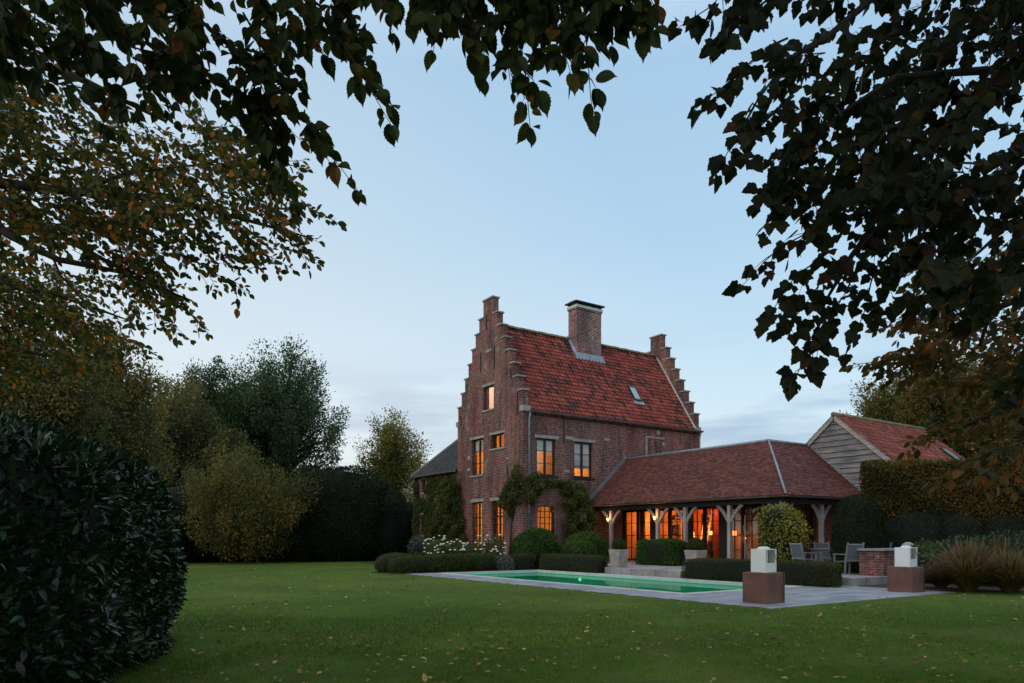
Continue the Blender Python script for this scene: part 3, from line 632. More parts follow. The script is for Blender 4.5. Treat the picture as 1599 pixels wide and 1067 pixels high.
# skylight
def slope_box(mb, x0, x1, y0, y1, h0, h1, zf, sl, mi=0):
    n_ = Vector((0, -sl, 1)).normalized(); v = [Vector((x, y, zf(y)))+n_*h for h in (h0, h1) for x, y in ((x0, y0), (x1, y0), (x1, y1), (x0, y1))]; b_ = len(mb.v)
    mb.v += [tuple(q) for q in v]
    for q in ((0,3,2,1),(4,5,6,7),(0,1,5,4),(1,2,6,5),(2,3,7,6),(3,0,4,7)): mb.f.append(tuple(b_+i for i in q)); mb.m.append(mi)
g = MB(); fr_ = .06; X0, X1, Y0, Y1 = 7.92, 8.48, .86, 1.44
slope_box(g, X0, X0+fr_, Y0, Y1, .0, .13, rfn, RS); slope_box(g, X1-fr_, X1, Y0, Y1, .0, .13, rfn, RS); slope_box(g, X0+fr_, X1-fr_, Y0, Y0+.05, 0, .13, rfn, RS); slope_box(g, X0+fr_, X1-fr_, Y1-.05, Y1, 0, .13, rfn, RS)
slk = g.build('skylight', M['steel'], H); slk['label'] = 'small roof window low on the right of the orange roof'
M['skyglass'] = plain('roof_glass', (.30, .36, .42), .08, .02, 1, spec=1)
g = MB(); slope_box(g, X0+fr_, X1-fr_, Y0+.05, Y1-.05, .05, .10, rfn, RS); g.build('pane', M['skyglass'], slk)
g = MB(); slope_box(g, X0-.1, X1+.1, Y0-.14, Y0, .04, .07, rfn, RS); g.build('flashing', M['lead'], slk)
# gutters and pipes
def half_gutter(a, b, r, name, mat, parent):
    g = MB(); a = Vector(a); b = Vector(b); d = (b-a).normalized(); sdv = d.cross(Vector((0,0,1))); n_ = 8; bb = len(g.v)
    for p in (a, b):
        for rr_ in (r, r-.012):
            for j in range(n_+1): t_ = math.pi*j/n_; g.v.append(tuple(p+sdv*(rr_*math.cos(t_))-Vector((0,0,rr_*math.sin(t_)))))
    k = n_+1
    for j in range(n_):
        g.f.append((bb+j, bb+j+1, bb+2*k+j+1, bb+2*k+j)); g.m.append(0); g.f.append((bb+k+j, bb+k+j+1, bb+3*k+j+1, bb+3*k+j)); g.m.append(0)
    g.f.append((bb, bb+k, bb+3*k, bb+2*k)); g.m.append(0); g.f.append((bb+n_, bb+k+n_, bb+3*k+n_, bb+2*k+n_)); g.m.append(0)
    return g.build(name, mat, parent, smooth=True)
half_gutter((.22, -.17, HE-.06), (HL+.02, -.17, HE-.06), .095, 'gutter', M['zinc'], H)
for x_ in (.30, HL-.12):
    g = MB(); g.tube([(x_, -.17, HE-.16), (x_, -.10, HE-.38), (x_, -.085, HE-.5), (x_, -.085, .1)], .048, 10)
    for z_ in (6.2, 4.4, 2.6): g.tube([(x_, -.085, z_), (x_, -.085, z_+.05)], .06, 10)
    g.build('downpipe', M['zinc'], H, smooth=True)
for (y_, z_, l_) in ((5.75, 7.4, .5), (.45, 7.2, 1.1), (3.75, 9.9, 1.0), (2.45, 9.8, 1.1), (3.2, 11.9, .8), (5.1, 9.0, .5), (1.0, 9.0, .5), (1.3, 4.3, .6)):
    g = MB(); g.box(-.04, -.003, y_-.02, y_+.02, z_, z_+l_); g.build('wall_tie', M['iron'], H)
for (x_, z_, l_) in ((2.42, 5.95, 1.25), (8.7, 6.0, .6)): g = MB(); g.box(x_-.02, x_+.02, -.04, -.003, z_, z_+l_); g.build('wall_tie', M['iron'], H)
for y_, z_, w2, h2 in ((3.05, 10.75, .55, .14), (5.0, 7.02, .12, .12), (4.95, 5.5, .25, .2), (4.98, 4.9, .25, .15), (2.1, 8.5, .1, .1), (1.3, 5.2, .2, .1)):
    g = MB(); g.box(-.012, -.001, y_-w2/2, y_+w2/2, z_, z_+h2); g.build('stone_block', M['stone'], H)
for x_, z_, w2, h2 in ((2.75, 6.22, .5, .16), (8.9, 6.95, .22, .22), (5.2, 6.35, .4, .12), (2.6, 4.6, .3, .12), (9.28, 6.40, .15, .15), (9.28, 5.75, .12, .3)):
    g = MB(); g.box(x_-w2/2, x_+w2/2, -.012, -.001, z_, z_+h2); g.build('stone_block', M['stone'], H)
g = MB(); g.box(7.95, 9.35, -.02, -.001, 6.72, 6.82); g.box(7.95, 8.07, -.02, -.001, 5.5, 6.72); g.build('blocked_window_surround', M['stone'], H)
for yy in (3.62, 4.1, 4.6): g = MB(); g.beam((-.006, yy, 6.75), (-.006, yy+(.05 if yy > 4.3 else -.03), 7.05), .03, .05); g.build('arch_stone', M['stone'], H)
for yy in (1.75, 2.2, 2.7): g = MB(); g.beam((-.006, yy, 6.78), (-.006, yy+(.05 if yy > 2.3 else -.03), 7.05), .03, .05); g.build('arch_stone', M['stone'], H)

def window(par, axis, c0, a0, a1, z0, z1, cols, rows, inset=.14, fw=.055, bar=.028, mull=None, trans=None, topbars=False, lintel=.14, sill=.08, blind=0, out_=-1, open_=False, label=None, lw=.12, nm='window', glass=True, lmat=None, smat=None):
    """c0 = outer wall face; inset goes inward"""
    g = MB(); s = -out_
    def bx(mb, u0, u1, d0, d1, za, zb):
        d0, d1 = sorted((c0+s*d0, c0+s*d1))
        if axis == 'x': mb.box(d0, d1, u0, u1, za, zb)
        else: mb.box(u0, u1, d0, d1, za, zb)
    d0, d1 = inset, inset+.07
    bx(g, a0+.003, a0+fw, d0, d1, z0+.003, z1-.003); bx(g, a1-fw, a1-.003, d0, d1, z0+.003, z1-.003); bx(g, a0+fw, a1-fw, d0, d1, z0+.003, z0+fw); bx(g, a0+fw, a1-fw, d0, d1, z1-fw, z1-.003)
    for m_ in (mull or []): bx(g, m_-fw*.6, m_+fw*.6, d0-.006, d1+.006, z0+fw, z1-fw)
    if trans: bx(g, a0+fw, a1-fw, d0-.004, d1+.004, trans-fw*.6, trans+fw*.6)
    for k in range(1, cols):
        u = a0+(a1-a0)*k/cols
        if not any(abs(u-m_) < .05 for m_ in (mull or [])): bx(g, u-bar/2, u+bar/2, d0+.012, d1-.012, trans if topbars else z0+fw, z1-fw)
    for k in range(1, rows):
        z = z0+(z1-z0)*k/rows
        if (not trans or abs(z-trans) > .08) and not (topbars and z < trans): bx(g, a0+fw, a1-fw, d0+.016, d1-.016, z-bar/2, z+bar/2)
    o = g.build(nm, M['steel'], par)
    if label: o['label'] = label
    if glass:
        g = MB(); dd = c0+s*(inset+.035)
        if axis == 'x': g.face([(dd, a0+fw, z0+fw), (dd, a1-fw, z0+fw), (dd, a1-fw, z1-fw), (dd, a0+fw, z1-fw)])
        else: g.face([(a0+fw, dd, z0+fw), (a1-fw, dd, z0+fw), (a1-fw, dd, z1-fw), (a0+fw, dd, z1-fw)])
        g.build('pane', M['glass'], o)
    if lintel: g = MB(); bx(g, a0-lw, a1+lw, -.02, .12, z1+.002, z1+lintel); g.build('lintel', lmat or M['stone'], o)
    if sill: g = MB(); bx(g, a0-.08, a1+.08, -.06, .13, z0-sill, z0-.002); g.build('sill', smat or M['stone'], o)
    if blind:
        g = MB(); n_ = max(2, int(blind*(z1-z0)/.28)); zb_ = z1-(z1-z0)*blind; hh = (z1-.06-zb_)/n_
        for k in range(n_): bx(g, a0+fw+.01, a1-fw-.01, inset+.10+.0*k, inset+.125+.02, zb_+k*hh+.006, zb_+(k+1)*hh)
        g.build('blind', M['blind'], o)
    return o
window(H, 'x', 0, 3.53, 4.69, 4.63, 6.49, 2, 3, mull=[4.11], blind=.30)
window(H, 'x', 0, 1.63, 2.80, 5.83, 6.53, 2, 1, mull=[2.21], lintel=.12)
window(H, 'x', 0, 2.55, 3.50, 7.85, 9.05, 1, 1, lintel=.12)
window(H, 'x', 0, 3.58, 4.69, .85, 3.24, 4, 4, mull=[4.14], trans=2.45, lintel=.16)
window(H, 'x', 0, 1.64, 2.75, .85, 3.24, 4, 4, mull=[2.2], trans=2.45, lintel=.16)
window(H, 'y', 0, .81, 1.97, 4.38, 6.16, 2, 3, mull=[1.39], blind=.33, fw=.08, smat=M['steel'], lmat=M['oak'])
window(H, 'y', 0, 3.09, 4.30, 4.38, 6.16, 2, 3, mull=[3.69], blind=.74, fw=.08, smat=M['steel'], lmat=M['stone'])
# arched door
g = MB(); a0, a1, z0, zs_ = .92, 1.84, .35, 2.5
dfr = window(H, 'y', 0, .84, 1.92, .35, 2.95, 4, 9, mull=[], trans=1.72, topbars=True, lintel=0, sill=0, nm='door', inset=.12)
dfr['label'] = 'arched garden door with barred fanlight'
g = MB(); K = 12; cx_ = 1.38; Rr = .54; spr = 2.72      # brick arch infill over the round head
for j in range(K):
    x0_, x1_ = cx_-Rr+2*Rr*j/K, cx_-Rr+2*Rr*(j+1)/K
    z0_, z1_ = [spr+.23*math.sqrt(max(0, 1-((xx-cx_)/Rr)**2)) for xx in (x0_, x1_)]
    for yy in (-.004, .10):
        g.face([(x0_, yy, z0_), (x1_, yy, z1_), (x1_, yy, 2.99), (x0_, yy, 2.99)])
    g.face([(x0_, -.004, z0_), (x0_, .10, z0_), (x1_, .10, z1_), (x1_, -.004, z1_)])
g.build('door_arch', M['brick'], H)
# a chest and picture so the rooms are not bare
g = MB(); g.box(2.0, 4.4, 5.3, 5.75, .53, 1.45); 
for x_ in (2.05, 4.3): g.box(x_, x_+.05, 5.3, 5.35, .501, .53)
tag(g.build('sideboard', M['floorw'], None, (3.2, 5.5, .5)), 'wooden sideboard inside the ground floor room behind the gable doors', 'sideboard')
g = MB(); g.box(4.2, 4.9, 5.3, 5.78, 3.56, 5.4); tag(g.build('wardrobe', M['floorw'], None, (4.5, 5.5, 3.55)), 'brown wardrobe inside the upper room behind the lit twin window', 'wardrobe')

# annex, creeper-clad
AN = thing('house_annex', 'lower dark-roofed brick annex half covered in ivy left of the stepped gable', 'building', (0, HW, 0))
AY0, AY1, AD, AE = HW+.01, 11.3, 7.6, 5.05
awin = [(10.05, 10.45, 4.05, 4.85), (10.1, 10.6, 1.55, 2.75)]
g = MB(); cells(g, 'x', .06, .4, [AY0, AY1]+[o[i] for o in awin for i in (0, 1)], [0, AE]+[o[i] for o in awin for i in (2, 3)], lambda u, z: not any(a < u < b and cc < z < d for a, b, cc, d in awin), 0, 1)
g.box(.4, AD, AY1-.35, AY1, 0, AE); g.box(AD-.35, AD, AY0, AY1-.35, 0, AE)
g.face([(.06, AY1-.002, AE), (AD, AY1-.002, AE), ((AD+.06)/2, AY1-.002, AE+2.9)])
g.box(.4, 3.0, 7.6, 7.7, 0, AE); g.box(3.0, 3.1, 7.6, AY1-.35, 0, AE)
g.build('wall', [M['brick'], M['plaster']], AN)
roof('roof', M['slate'], (-.12, AY0), (0, 1), (1, 0), AE-.02, 3.0, 3.95, lambda s: 0, lambda s: AY1-AY0+.15, .25, .25, .018, .025, AN)
roof('roof', M['slate'], (AD+.12, AY0), (0, 1), (-1, 0), AE-.02, 3.0, 3.95, lambda s: 0, lambda s: AY1-AY0+.15, .25, .25, .018, .025, AN)
g = MB(); g.beam((-.14, AY1+.17, AE), (3.83, AY1+.17, AE+3.0), .05, .2); g.build('bargeboard', M['barge'], AN)
half_gutter((-.2, AY0, AE-.04), (-.2, AY1+.15, AE-.04), .08, 'gutter', M['terra_gut'], AN)
for a, b, c_, d in awin: window(AN, 'x', .06, a, b, c_, d, 1, 3, inset=.1, lintel=.1, fw=.04)
lamp('annex_light', (1.6, 9.6, 3.2), (1, .42, .15), 45, .2, parent=AN)

# ------------------------------------------------------------ veranda (L-shaped)
EX, EY, RX, RY = 3.83, -11.33, 6.56, -8.6; VE, VR = 3.0, 5.46; BX = 9.42     # BX: barn gable plane
VN = thing('veranda', 'low L-shaped veranda with dark clay tile roof and grey oak posts against the house', 'veranda', (4.2, -10.9, TZ))
VS = (VR-VE)/(RX-EX); ln = -EY
roof('roof', M['plaint'], (EX, 0), (0, -1), (1, 0), VE, VR-VE, RX-EX, lambda s: .02, lambda s: ln-(ln-8.6)*s, .12, .17, 0, .018, VN, jit=.007)
roof('roof', M['plaint'], (EX, EY), (1, 0), (0, 1), VE, VR-VE, RY-EY, lambda s: (RX-EX)*s, lambda s: BX-EX-.02, .12, .17, 0, .018, VN, jit=.007)
roof('roof', M['plaint'], (2*RX-EX, 0), (0, -1), (-1, 0), VE, VR-VE, RX-EX, lambda s: .02, lambda s: 5.87+2.73*s, .16, .3, 0, .02, VN, jit=0)
roof('roof', M['plaint'], (EX, 2*RY-EY), (1, 0), (0, -1), VE, VR-VE, RY-EY, lambda s: 5.46-2.73*s, lambda s: BX-EX-.02, .16, .3, 0, .02, VN, jit=0)
g = MB(); g.tube([(RX, -.02, VR+.03), (RX, RY, VR+.03)], .07, 8); g.tube([(RX, RY, VR+.03), (BX-.03, RY, VR+.03)], .07, 8)
g.tube([(RX, RY, VR+.04), (EX, EY, VE+.04)], .045, 8); g.build('ridge_capping', M['lead'], VN, smooth=True)
g = MB(); g.beam((EX+.15, -.03, VE+.18), (RX, -.03, VR+.10), .05, .26); g.build('flashing', M['zinc'], VN)
g = MB()
for k in range(9):
    s0, s1 = k/9, (k+.93)/9; g.beam((BX-.03, EY+2.73*s0, VE+.12+2.46*s0), (BX-.03, EY+2.73*s1, VE+.12+2.46*s1), .05, .2)
g.build('flashing', M['lead'], VN)
for a, b in (((EX-.07, -.02), (EX-.07, EY-.07)), ((EX-.07, EY-.07), (BX-.02, EY-.07))): half_gutter((*a, VE-.02), (*b, VE-.02), .07, 'gutter', M['terra_gut'], VN)
# soffit lining and plates
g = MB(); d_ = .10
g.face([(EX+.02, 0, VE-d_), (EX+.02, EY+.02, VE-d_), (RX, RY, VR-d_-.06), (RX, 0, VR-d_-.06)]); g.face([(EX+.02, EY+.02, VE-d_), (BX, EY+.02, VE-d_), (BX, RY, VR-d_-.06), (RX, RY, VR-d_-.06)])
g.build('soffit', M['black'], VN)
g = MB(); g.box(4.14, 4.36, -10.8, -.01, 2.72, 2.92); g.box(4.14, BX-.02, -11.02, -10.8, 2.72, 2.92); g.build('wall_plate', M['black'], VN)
def post(x, y, dirs):
    g = MB(); w2 = .078; g.box(x-w2, x+w2, y-w2, y+w2, TZ+.16, 2.719); o = g.build('post', M['oak'], VN, bevel=.012)
    g = MB(); g.box(x-.13, x+.13, y-.13, y+.13, TZ+.001, TZ+.159); g.build('post_base', M['stone'], o)
    for dx, dy in dirs:
        g = MB(); pr = None; K = 6; st = [Vector((x+dx*(w2-.03+.56*t_/K), y+dy*(w2-.03+.56*t_/K), 2.06+.66*(t_/K)+.07*math.sin(math.pi*t_/K))) for t_ in range(K+1)]
        for t_ in range(K):
            dd = (st[t_+1]-st[t_]).normalized(); sdn = Vector((dy, dx, 0)); nn = dd.cross(sdn)
            g.beam(st[t_]-dd*.012, st[t_+1]+dd*.012, .085, .12, up=(0, 0, 1) if abs(dd.z) < .9 else (dx, dy, 0))
        g.build('brace', M['oak'], o)
    return o
for y_ in (-1.4, -4.5, -6.12, -8.46): post(4.25, y_, ((0, 1), (0, -1)))
post(4.25, -10.9, ((0, 1), (1, 0))); post(6.74, -10.9, ((-1, 0), (1, 0)))
# glazed inner wall of the first wing
GX = 6.3; leaves = [(2.0, .0)]
g = MB(); dz0, dz1 = TZ, 2.78
doors = [(-.15, -1.05), (-1.1, -2.0), (-2.35, -3.2), (-3.25, -4.1), (-4.5, -5.35), (-5.4, -6.25), (-6.6, -7.45), (-7.5, -8.35)]
us = [-.01, -8.6]+[q for d in doors for q in d]
cells(g, 'x', GX, GX+.18, us, [TZ, dz1, VE+.9], lambda u, z: z > dz1 or not any(b < u < a for a, b in doors), 0, 0); g.build('glazing_surround', M['black'], VN)
for a, b in doors: window(VN, 'x', GX, b, a, TZ, dz1, 2, 4, inset=.03, fw=.075, bar=.03, lintel=0, sill=0, nm='glazed_door')
# room behind
g = MB(); RX1 = 9.25
g.face([(RX1, -.05, TZ), (RX1, -8.7, TZ), (RX1, -8.7, 3.4), (RX1, -.05, 3.4)]); g.face([(GX+.18, -.04, TZ), (RX1, -.04, TZ), (RX1, -.04, 3.4), (GX+.18, -.04, 3.4)])
g.face([(GX+.18, -8.7, TZ), (RX1, -8.7, TZ), (RX1, -8.7, 3.4), (GX+.18, -8.7, 3.4)]); g.face([(GX+.18, -.04, 3.0), (RX1, -.04, 3.0), (RX1, -8.7, 3.0), (GX+.18, -8.7, 3.0)])
for y_ in (-2.2, -4.3): g.box(8.2, RX1, y_-.06, y_+.06, TZ, 3.0)
g.build('room_lining', M['warm'], VN)
g = MB(); g.box(GX+.18, RX1, -8.7, -.04, TZ+.001, TZ+.02); g.build('room_floor', M['floorw'], VN)
lamp('veranda_light', (8.0, -.9, 2.3), (1, .46, .14), 80, .12, parent=VN); lamp('veranda_light', (8.2, -2.9, 2.2), (1, .34, .09), 26, .12, parent=VN)
lamp('veranda_light', (8.0, -5.1, 2.4), (1, .20, .045), 22, .12, parent=VN)
# white library ladder, sofas
t = thing('library_ladder', 'white ladder leaning indoors behind the second pair of veranda doors', 'ladder', (8.6, -3.45, TZ))
g = MB(); g.beam((8.3, -3.25, TZ+.02), (8.9, -3.25, 2.75), .05, .07); g.beam((8.3, -3.65, TZ+.02), (8.9, -3.65, 2.75), .05, .07)
for k in range(8): z_ = .6+.27*k; x_ = 8.3+.6*(z_-TZ)/2.5; g.beam((x_, -3.25, z_), (x_, -3.65, z_), .03, .04)
g.build('frame', M['white'], t)
def sofa(x, y, w_, lab):
    t = thing('sofa', lab, 'sofa', (x, y, TZ)); g = MB(); g.box(x-.4, x+.4, y-w_/2, y+w_/2, TZ+.12, TZ+.42); g.build('seat', M['sofa'], t, bevel=.04)
    g = MB(); g.box(x+.401, x+.6, y-w_/2, y+w_/2, TZ+.12, TZ+.85); g.build('backrest', M['sofa'], t, bevel=.04)
    for s in (-1, 1): g = MB(); y0, y1 = sorted((y+s*(w_/2+.002), y+s*(w_/2+.17))); g.box(x-.4, x+.6, y0, y1, TZ+.05, TZ+.62); g.build('armrest', M['sofa'], t, bevel=.03)
def bookcase(y0, y1, lab):
    t = thing('bookcase', lab, 'bookcase', (9.0, (y0+y1)/2, TZ)); g = MB(); g.box(8.85, 9.2, y0, y0+.04, TZ+.021, 2.6); g.box(8.85, 9.2, y1-.04, y1, TZ+.021, 2.6)
    for k in range(6): g.box(8.85, 9.2, y0+.04, y1-.04, TZ+.05+.44*k, TZ+.08+.44*k)
    g.build('frame', M['dark_in'], t)
    for k in range(5):
        y = y0+.06
        g = MB()
        while y < y1-.12:
            w_ = random.uniform(.025, .06); h_ = random.uniform(.2, .32)
            if random.random() < .85: g.box(8.9, 9.15, y, y+w_-.003, TZ+.081+.44*k, TZ+.081+.44*k+h_)
            y += w_
        g.build('book_row', M['sofa'] if k % 2 else M['floorw'], t)
bookcase(-1.95, -.9, 'added dark bookcase in the bright room nearest the house'); bookcase(-4.2, -3.0, 'added dark bookcase behind the white ladder')  # bookcases added as dark masses to break up the room glow
for y_, lab in ((-1.08, 'added dark curtain between the first and second veranda doors'), (-2.15, 'added dark curtain beside the second pair of veranda doors'), (-4.3, 'added dark curtain between the second and third pairs of veranda doors'), (-6.42, 'added dark curtain right of the third pair of veranda doors')):  # curtains added as dark verticals across the door glow
    g = MB()
    for k in range(6): g.tube([(GX+.26+.02*(k % 2), y_-.18+.07*k, TZ+.03), (GX+.26+.02*(k % 2), y_-.18+.07*k, 2.75)], .036, 8)
    tag(g.build('curtain', M['sofa'], None, (GX+.27, y_, TZ), smooth=True), lab, 'curtain')
sofa(7.6, -1.2, 1.5, 'dark sofa inside the brightest veranda doors nearest the house'); sofa(8.3, -6.1, 1.9, 'dark sofa inside the veranda between the two table lamps')
M['shade'] = emit('lit_lamp_shade', (1, .42, .08), 3.2)
def table_lamp(x, y, z, lab, r=.13, h=.24, e=30):
    t = thing('table_lamp', lab, 'lamp', (x, y, TZ), group='lit table lamps in the veranda room')
    g = MB(); g.lathe((x, y, 0), [(r*1.0, z-h/2), (r*.8, z+h/2)], 16); g.build('lamp_shade', M['shade'], t, smooth=True)
    g = MB(); g.lathe((x, y, 0), [(.0, TZ+.5), (.09, TZ+.5), (.03, TZ+.6), (.05, TZ+.75), (.015, z-h/2), (.012, z)], 12); g.build('lamp_base', M['black'], t, smooth=True)
    g = MB(); g.box(x-.25, x+.25, y-.25, y+.25, TZ+.45, TZ+.499)
    for a in (-.22, .22):
        for b in (-.22, .22): g.box(x+a-.02, x+a+.02, y+b-.02, y+b+.02, TZ+.021, TZ+.45)
    g.build('side_table', M['black'], t)
    lamp('lamp_light', (x, y, z+.2), (1, .30, .06), e, .08, parent=t)
import sys
def onx(px, py, x):                        # where a line of sight meets the plane x
    a, c_ = (px-HX)/F, (HY-py)/F; rx, ry = a*U[0]+U[1], a*V[0]+V[1]; t_ = (x-CU)/rx; return CV+ry*t_, CH+c_*t_
y_, z_ = onx(1081, 835, 8.0); table_lamp(8.0, y_, z_, 'lit orange table lamp, left of the two behind the veranda glass'); y_, z_ = onx(1111, 833, 8.3); table_lamp(8.3, y_, z_, 'lit orange table lamp, right of the two behind the veranda glass', .10, .22, 26)
y_, z_ = onx(986, 820, 8.9); table_lamp(8.9, y_, z_, 'small lit lamp glowing beside the white ladder indoors', .09, .2, 20)
# second wing: brick dado with arched windows
GY = -8.95
wins = [(7.35, 8.05), (8.35, 9.3)]
g = MB(); cells(g, 'y', GY, GY+.2, [6.5, BX-.02, *[q for d in wins for q in d]], [TZ, 1.2, 2.7, 3.9], lambda u, z: z < 1.2 or z > 2.7 or not any(a < u < b for a, b in wins), 0, 1); g.build('dado_wall', [M['brick'], M['warm']], VN)
g = MB(); g.face([(6.5, GY+2.2, TZ), (BX, GY+2.2, TZ), (BX, GY+2.2, 3.4), (6.5, GY+2.2, 3.4)]); g.face([(6.52, GY+.2, TZ), (6.52, GY+2.2, TZ), (6.52, GY+2.2, 3.4), (6.52, GY+.2, 3.4)]); g.build('room_lining', M['warm'], VN)
for a, b in wins: window(VN, 'y', GY, a, b, 1.2, 2.7, 2, 2, inset=.05, fw=.06, lintel=0, sill=.06)
lamp('veranda_light', (8.5, GY+1.2, 2.0), (1, .10, .02), 9, .1, parent=VN)
def sconce(x, y, z, dx, dy, lab, e):
    t = thing('wall_lamp', lab, 'lamp', (x, y, z), group='lit wall lamps of the veranda'); g = MB(); cx, cy = x+dx*.12, y+dy*.12
    g.lathe((cx, cy, z), [(.025, -.08), (.075, .06)], 12); g.build('lamp_shade', emit('lit_sconce', (1, .50, .16), 5), t, smooth=True)
    g = MB(); g.beam((x, y, z-.06), (cx, cy, z-.08), .02, .02); g.build('bracket', M['iron'], t)
    lamp('lamp_light', (cx+dx*.05, cy+dy*.05, z+.16), (1, .45, .15), e, .05, parent=t)
sconce(4.25-.1, -1.4, 2.28, -1, 0, 'lit wall lamp on the veranda post nearest the house', 4); sconce(4.25-.1, -4.5, 2.28, -1, 0, 'lit wall lamp on the second veranda post from the house', 4)
y_, z_ = onx(1152, 832, 6.2)
def lantern_hang(x, y, z, lab):
    t = thing('hanging_lantern', lab, 'lantern', (x, y, z)); g = MB(); g.box(x-.07, x+.07, y-.07, y+.07, z-.12, z+.08); g.build('lamp_glass', emit('lantern_glow', (1, .24, .05), 2.2), t)
    g = MB(); g.lathe((x, y, z), [(.10, .08), (.01, .17)], 4); g.tube([(x, y, z+.16), (x, y, 2.7)], .008, 5); 
    for a in (-.075, .075):
        for b in (-.075, .075): g.box(x+a-.01, x+a+.01, y+b-.01, y+b+.01, z-.13, z+.09)
    g.build('frame', M['iron'], t); lamp('lamp_light', (x, y, z-.25), (1, .3, .07), 6, .05, parent=t)
lantern_hang(6.0, y_, z_+.0, 'small glowing lantern hanging in the dark corner of the veranda'); lantern_hang(6.9, -9.9, 1.6, 'glowing lantern behind the yellow-green bush under the right veranda wing')
# poles leaning in the corner
for i, (px1, top, dxx, lab) in enumerate(((1164, 2.35, 0, 'pale upright pole standing right of the fourth veranda post'), (1170, 1.9, .28, 'thin pale pole leaning outwards in the dark veranda corner'))):
    y_, _ = onx(px1, 850, 5.2); g = MB(); g.tube([(5.2, y_, TZ), (5.2, y_+dxx, top)], .03-.012*i, 8); o = g.build('garden_pole', M['oak'], None, (5.2, y_, TZ)); tag(o, lab, 'pole')

# ------------------------------------------------------------ barn
BN = thing('barn', 'timber-clad barn with orange pantile roof rising behind the right end of the veranda', 'barn', (BX, -9.85, 0))
by, bz, bw, bs = -9.85, 6.65, 3.5, .862; bl = 7.4; bez = bz-bw*bs
g = MB()
g.box(BX, BX+bl, by-bw+.2, by+bw-.2, 0, bez)
g.face([(BX, by-bw+.2, bez), (BX, by+bw-.2, bez), (BX, by, bz-.1)]); g.face([(BX+bl, by-bw+.2, bez), (BX+bl, by+bw-.2, bez), (BX+bl, by, bz-.1)])
g.build('wall', M['brick_wall'], BN)
g = MB(); z = 2.3; rr = random.Random(3)
while z < bz-.15:
    h = rr.uniform(.20, .27); 
    def half(zz): return min(bw-.1, (bz-.04-zz)/bs)
    h0, h1 = half(z), half(z+h+.03)
    if h1 <= .02: h1 = .02
    b_ = len(g.v); K = 10; amp = .008
    for lvl, (zz, hh, dd) in enumerate(((z, h0, -.085), (z, h0, -.015), (z+h+.03, h1, -.012))):
        for j in range(K+1):
            y_ = by-hh+2*hh*j/K; dzz = amp*math.sin(j*1.7+z*9)*(1 if lvl < 2 else 0); g.v.append((BX+dd, y_, zz+dzz))
    for j in range(K):
        g.f.append((b_+j, b_+j+1, b_+2*(K+1)+j+1, b_+2*(K+1)+j)); g.m.append(0); g.f.append((b_+j, b_+K+1+j, b_+K+2+j, b_+j+1)); g.m.append(0)
    z += h
g.build('weatherboarding', M['oak_h'], BN)
roof('roof', M['barn_t'], (BX-.18, by-bw-.12), (1, 0), (0, 1), bez-.10, bz+.0-(bez-.10), bw+.12, lambda s: 0, lambda s: bl+.3, .30, .245, .028, .03, BN)
roof('roof', M['barn_t'], (BX-.18, by+bw+.12), (1, 0), (0, -1), bez-.10, bz+.0-(bez-.10), bw+.12, lambda s: 0, lambda s: bl+.3, .30, .245, .028, .03, BN)
for s in (-1, 1):
    g = MB(); g.beam((BX-.13, by+s*(bw+.1), bez-.20), (BX-.13, by+s*.02, bz-.10), .05, .20); g.build('bargeboard', M['barge'], BN)
g = MB(); g.tube([(BX-.18, by, bz+.03), (BX+bl+.12, by, bz+.03)], .1, 10); g.build('ridge_tiles', M['moss_cap'], BN, smooth=True)
bf = lambda y: bez-.10+(y-(by-bw-.12))*(bz-bez+.10)/(bw+.12)
g = MB(); slope_box(g, BX+6.0, BX+6.5, by-2.2, by-1.4, .02, .12, bf, bs); sk2 = g.build('skylight', M['steel'], BN)
g = MB(); slope_box(g, BX+6.06, BX+6.44, by-2.13, by-1.47, .121, .135, bf, bs); g.build('pane', M['skyglass'], sk2)

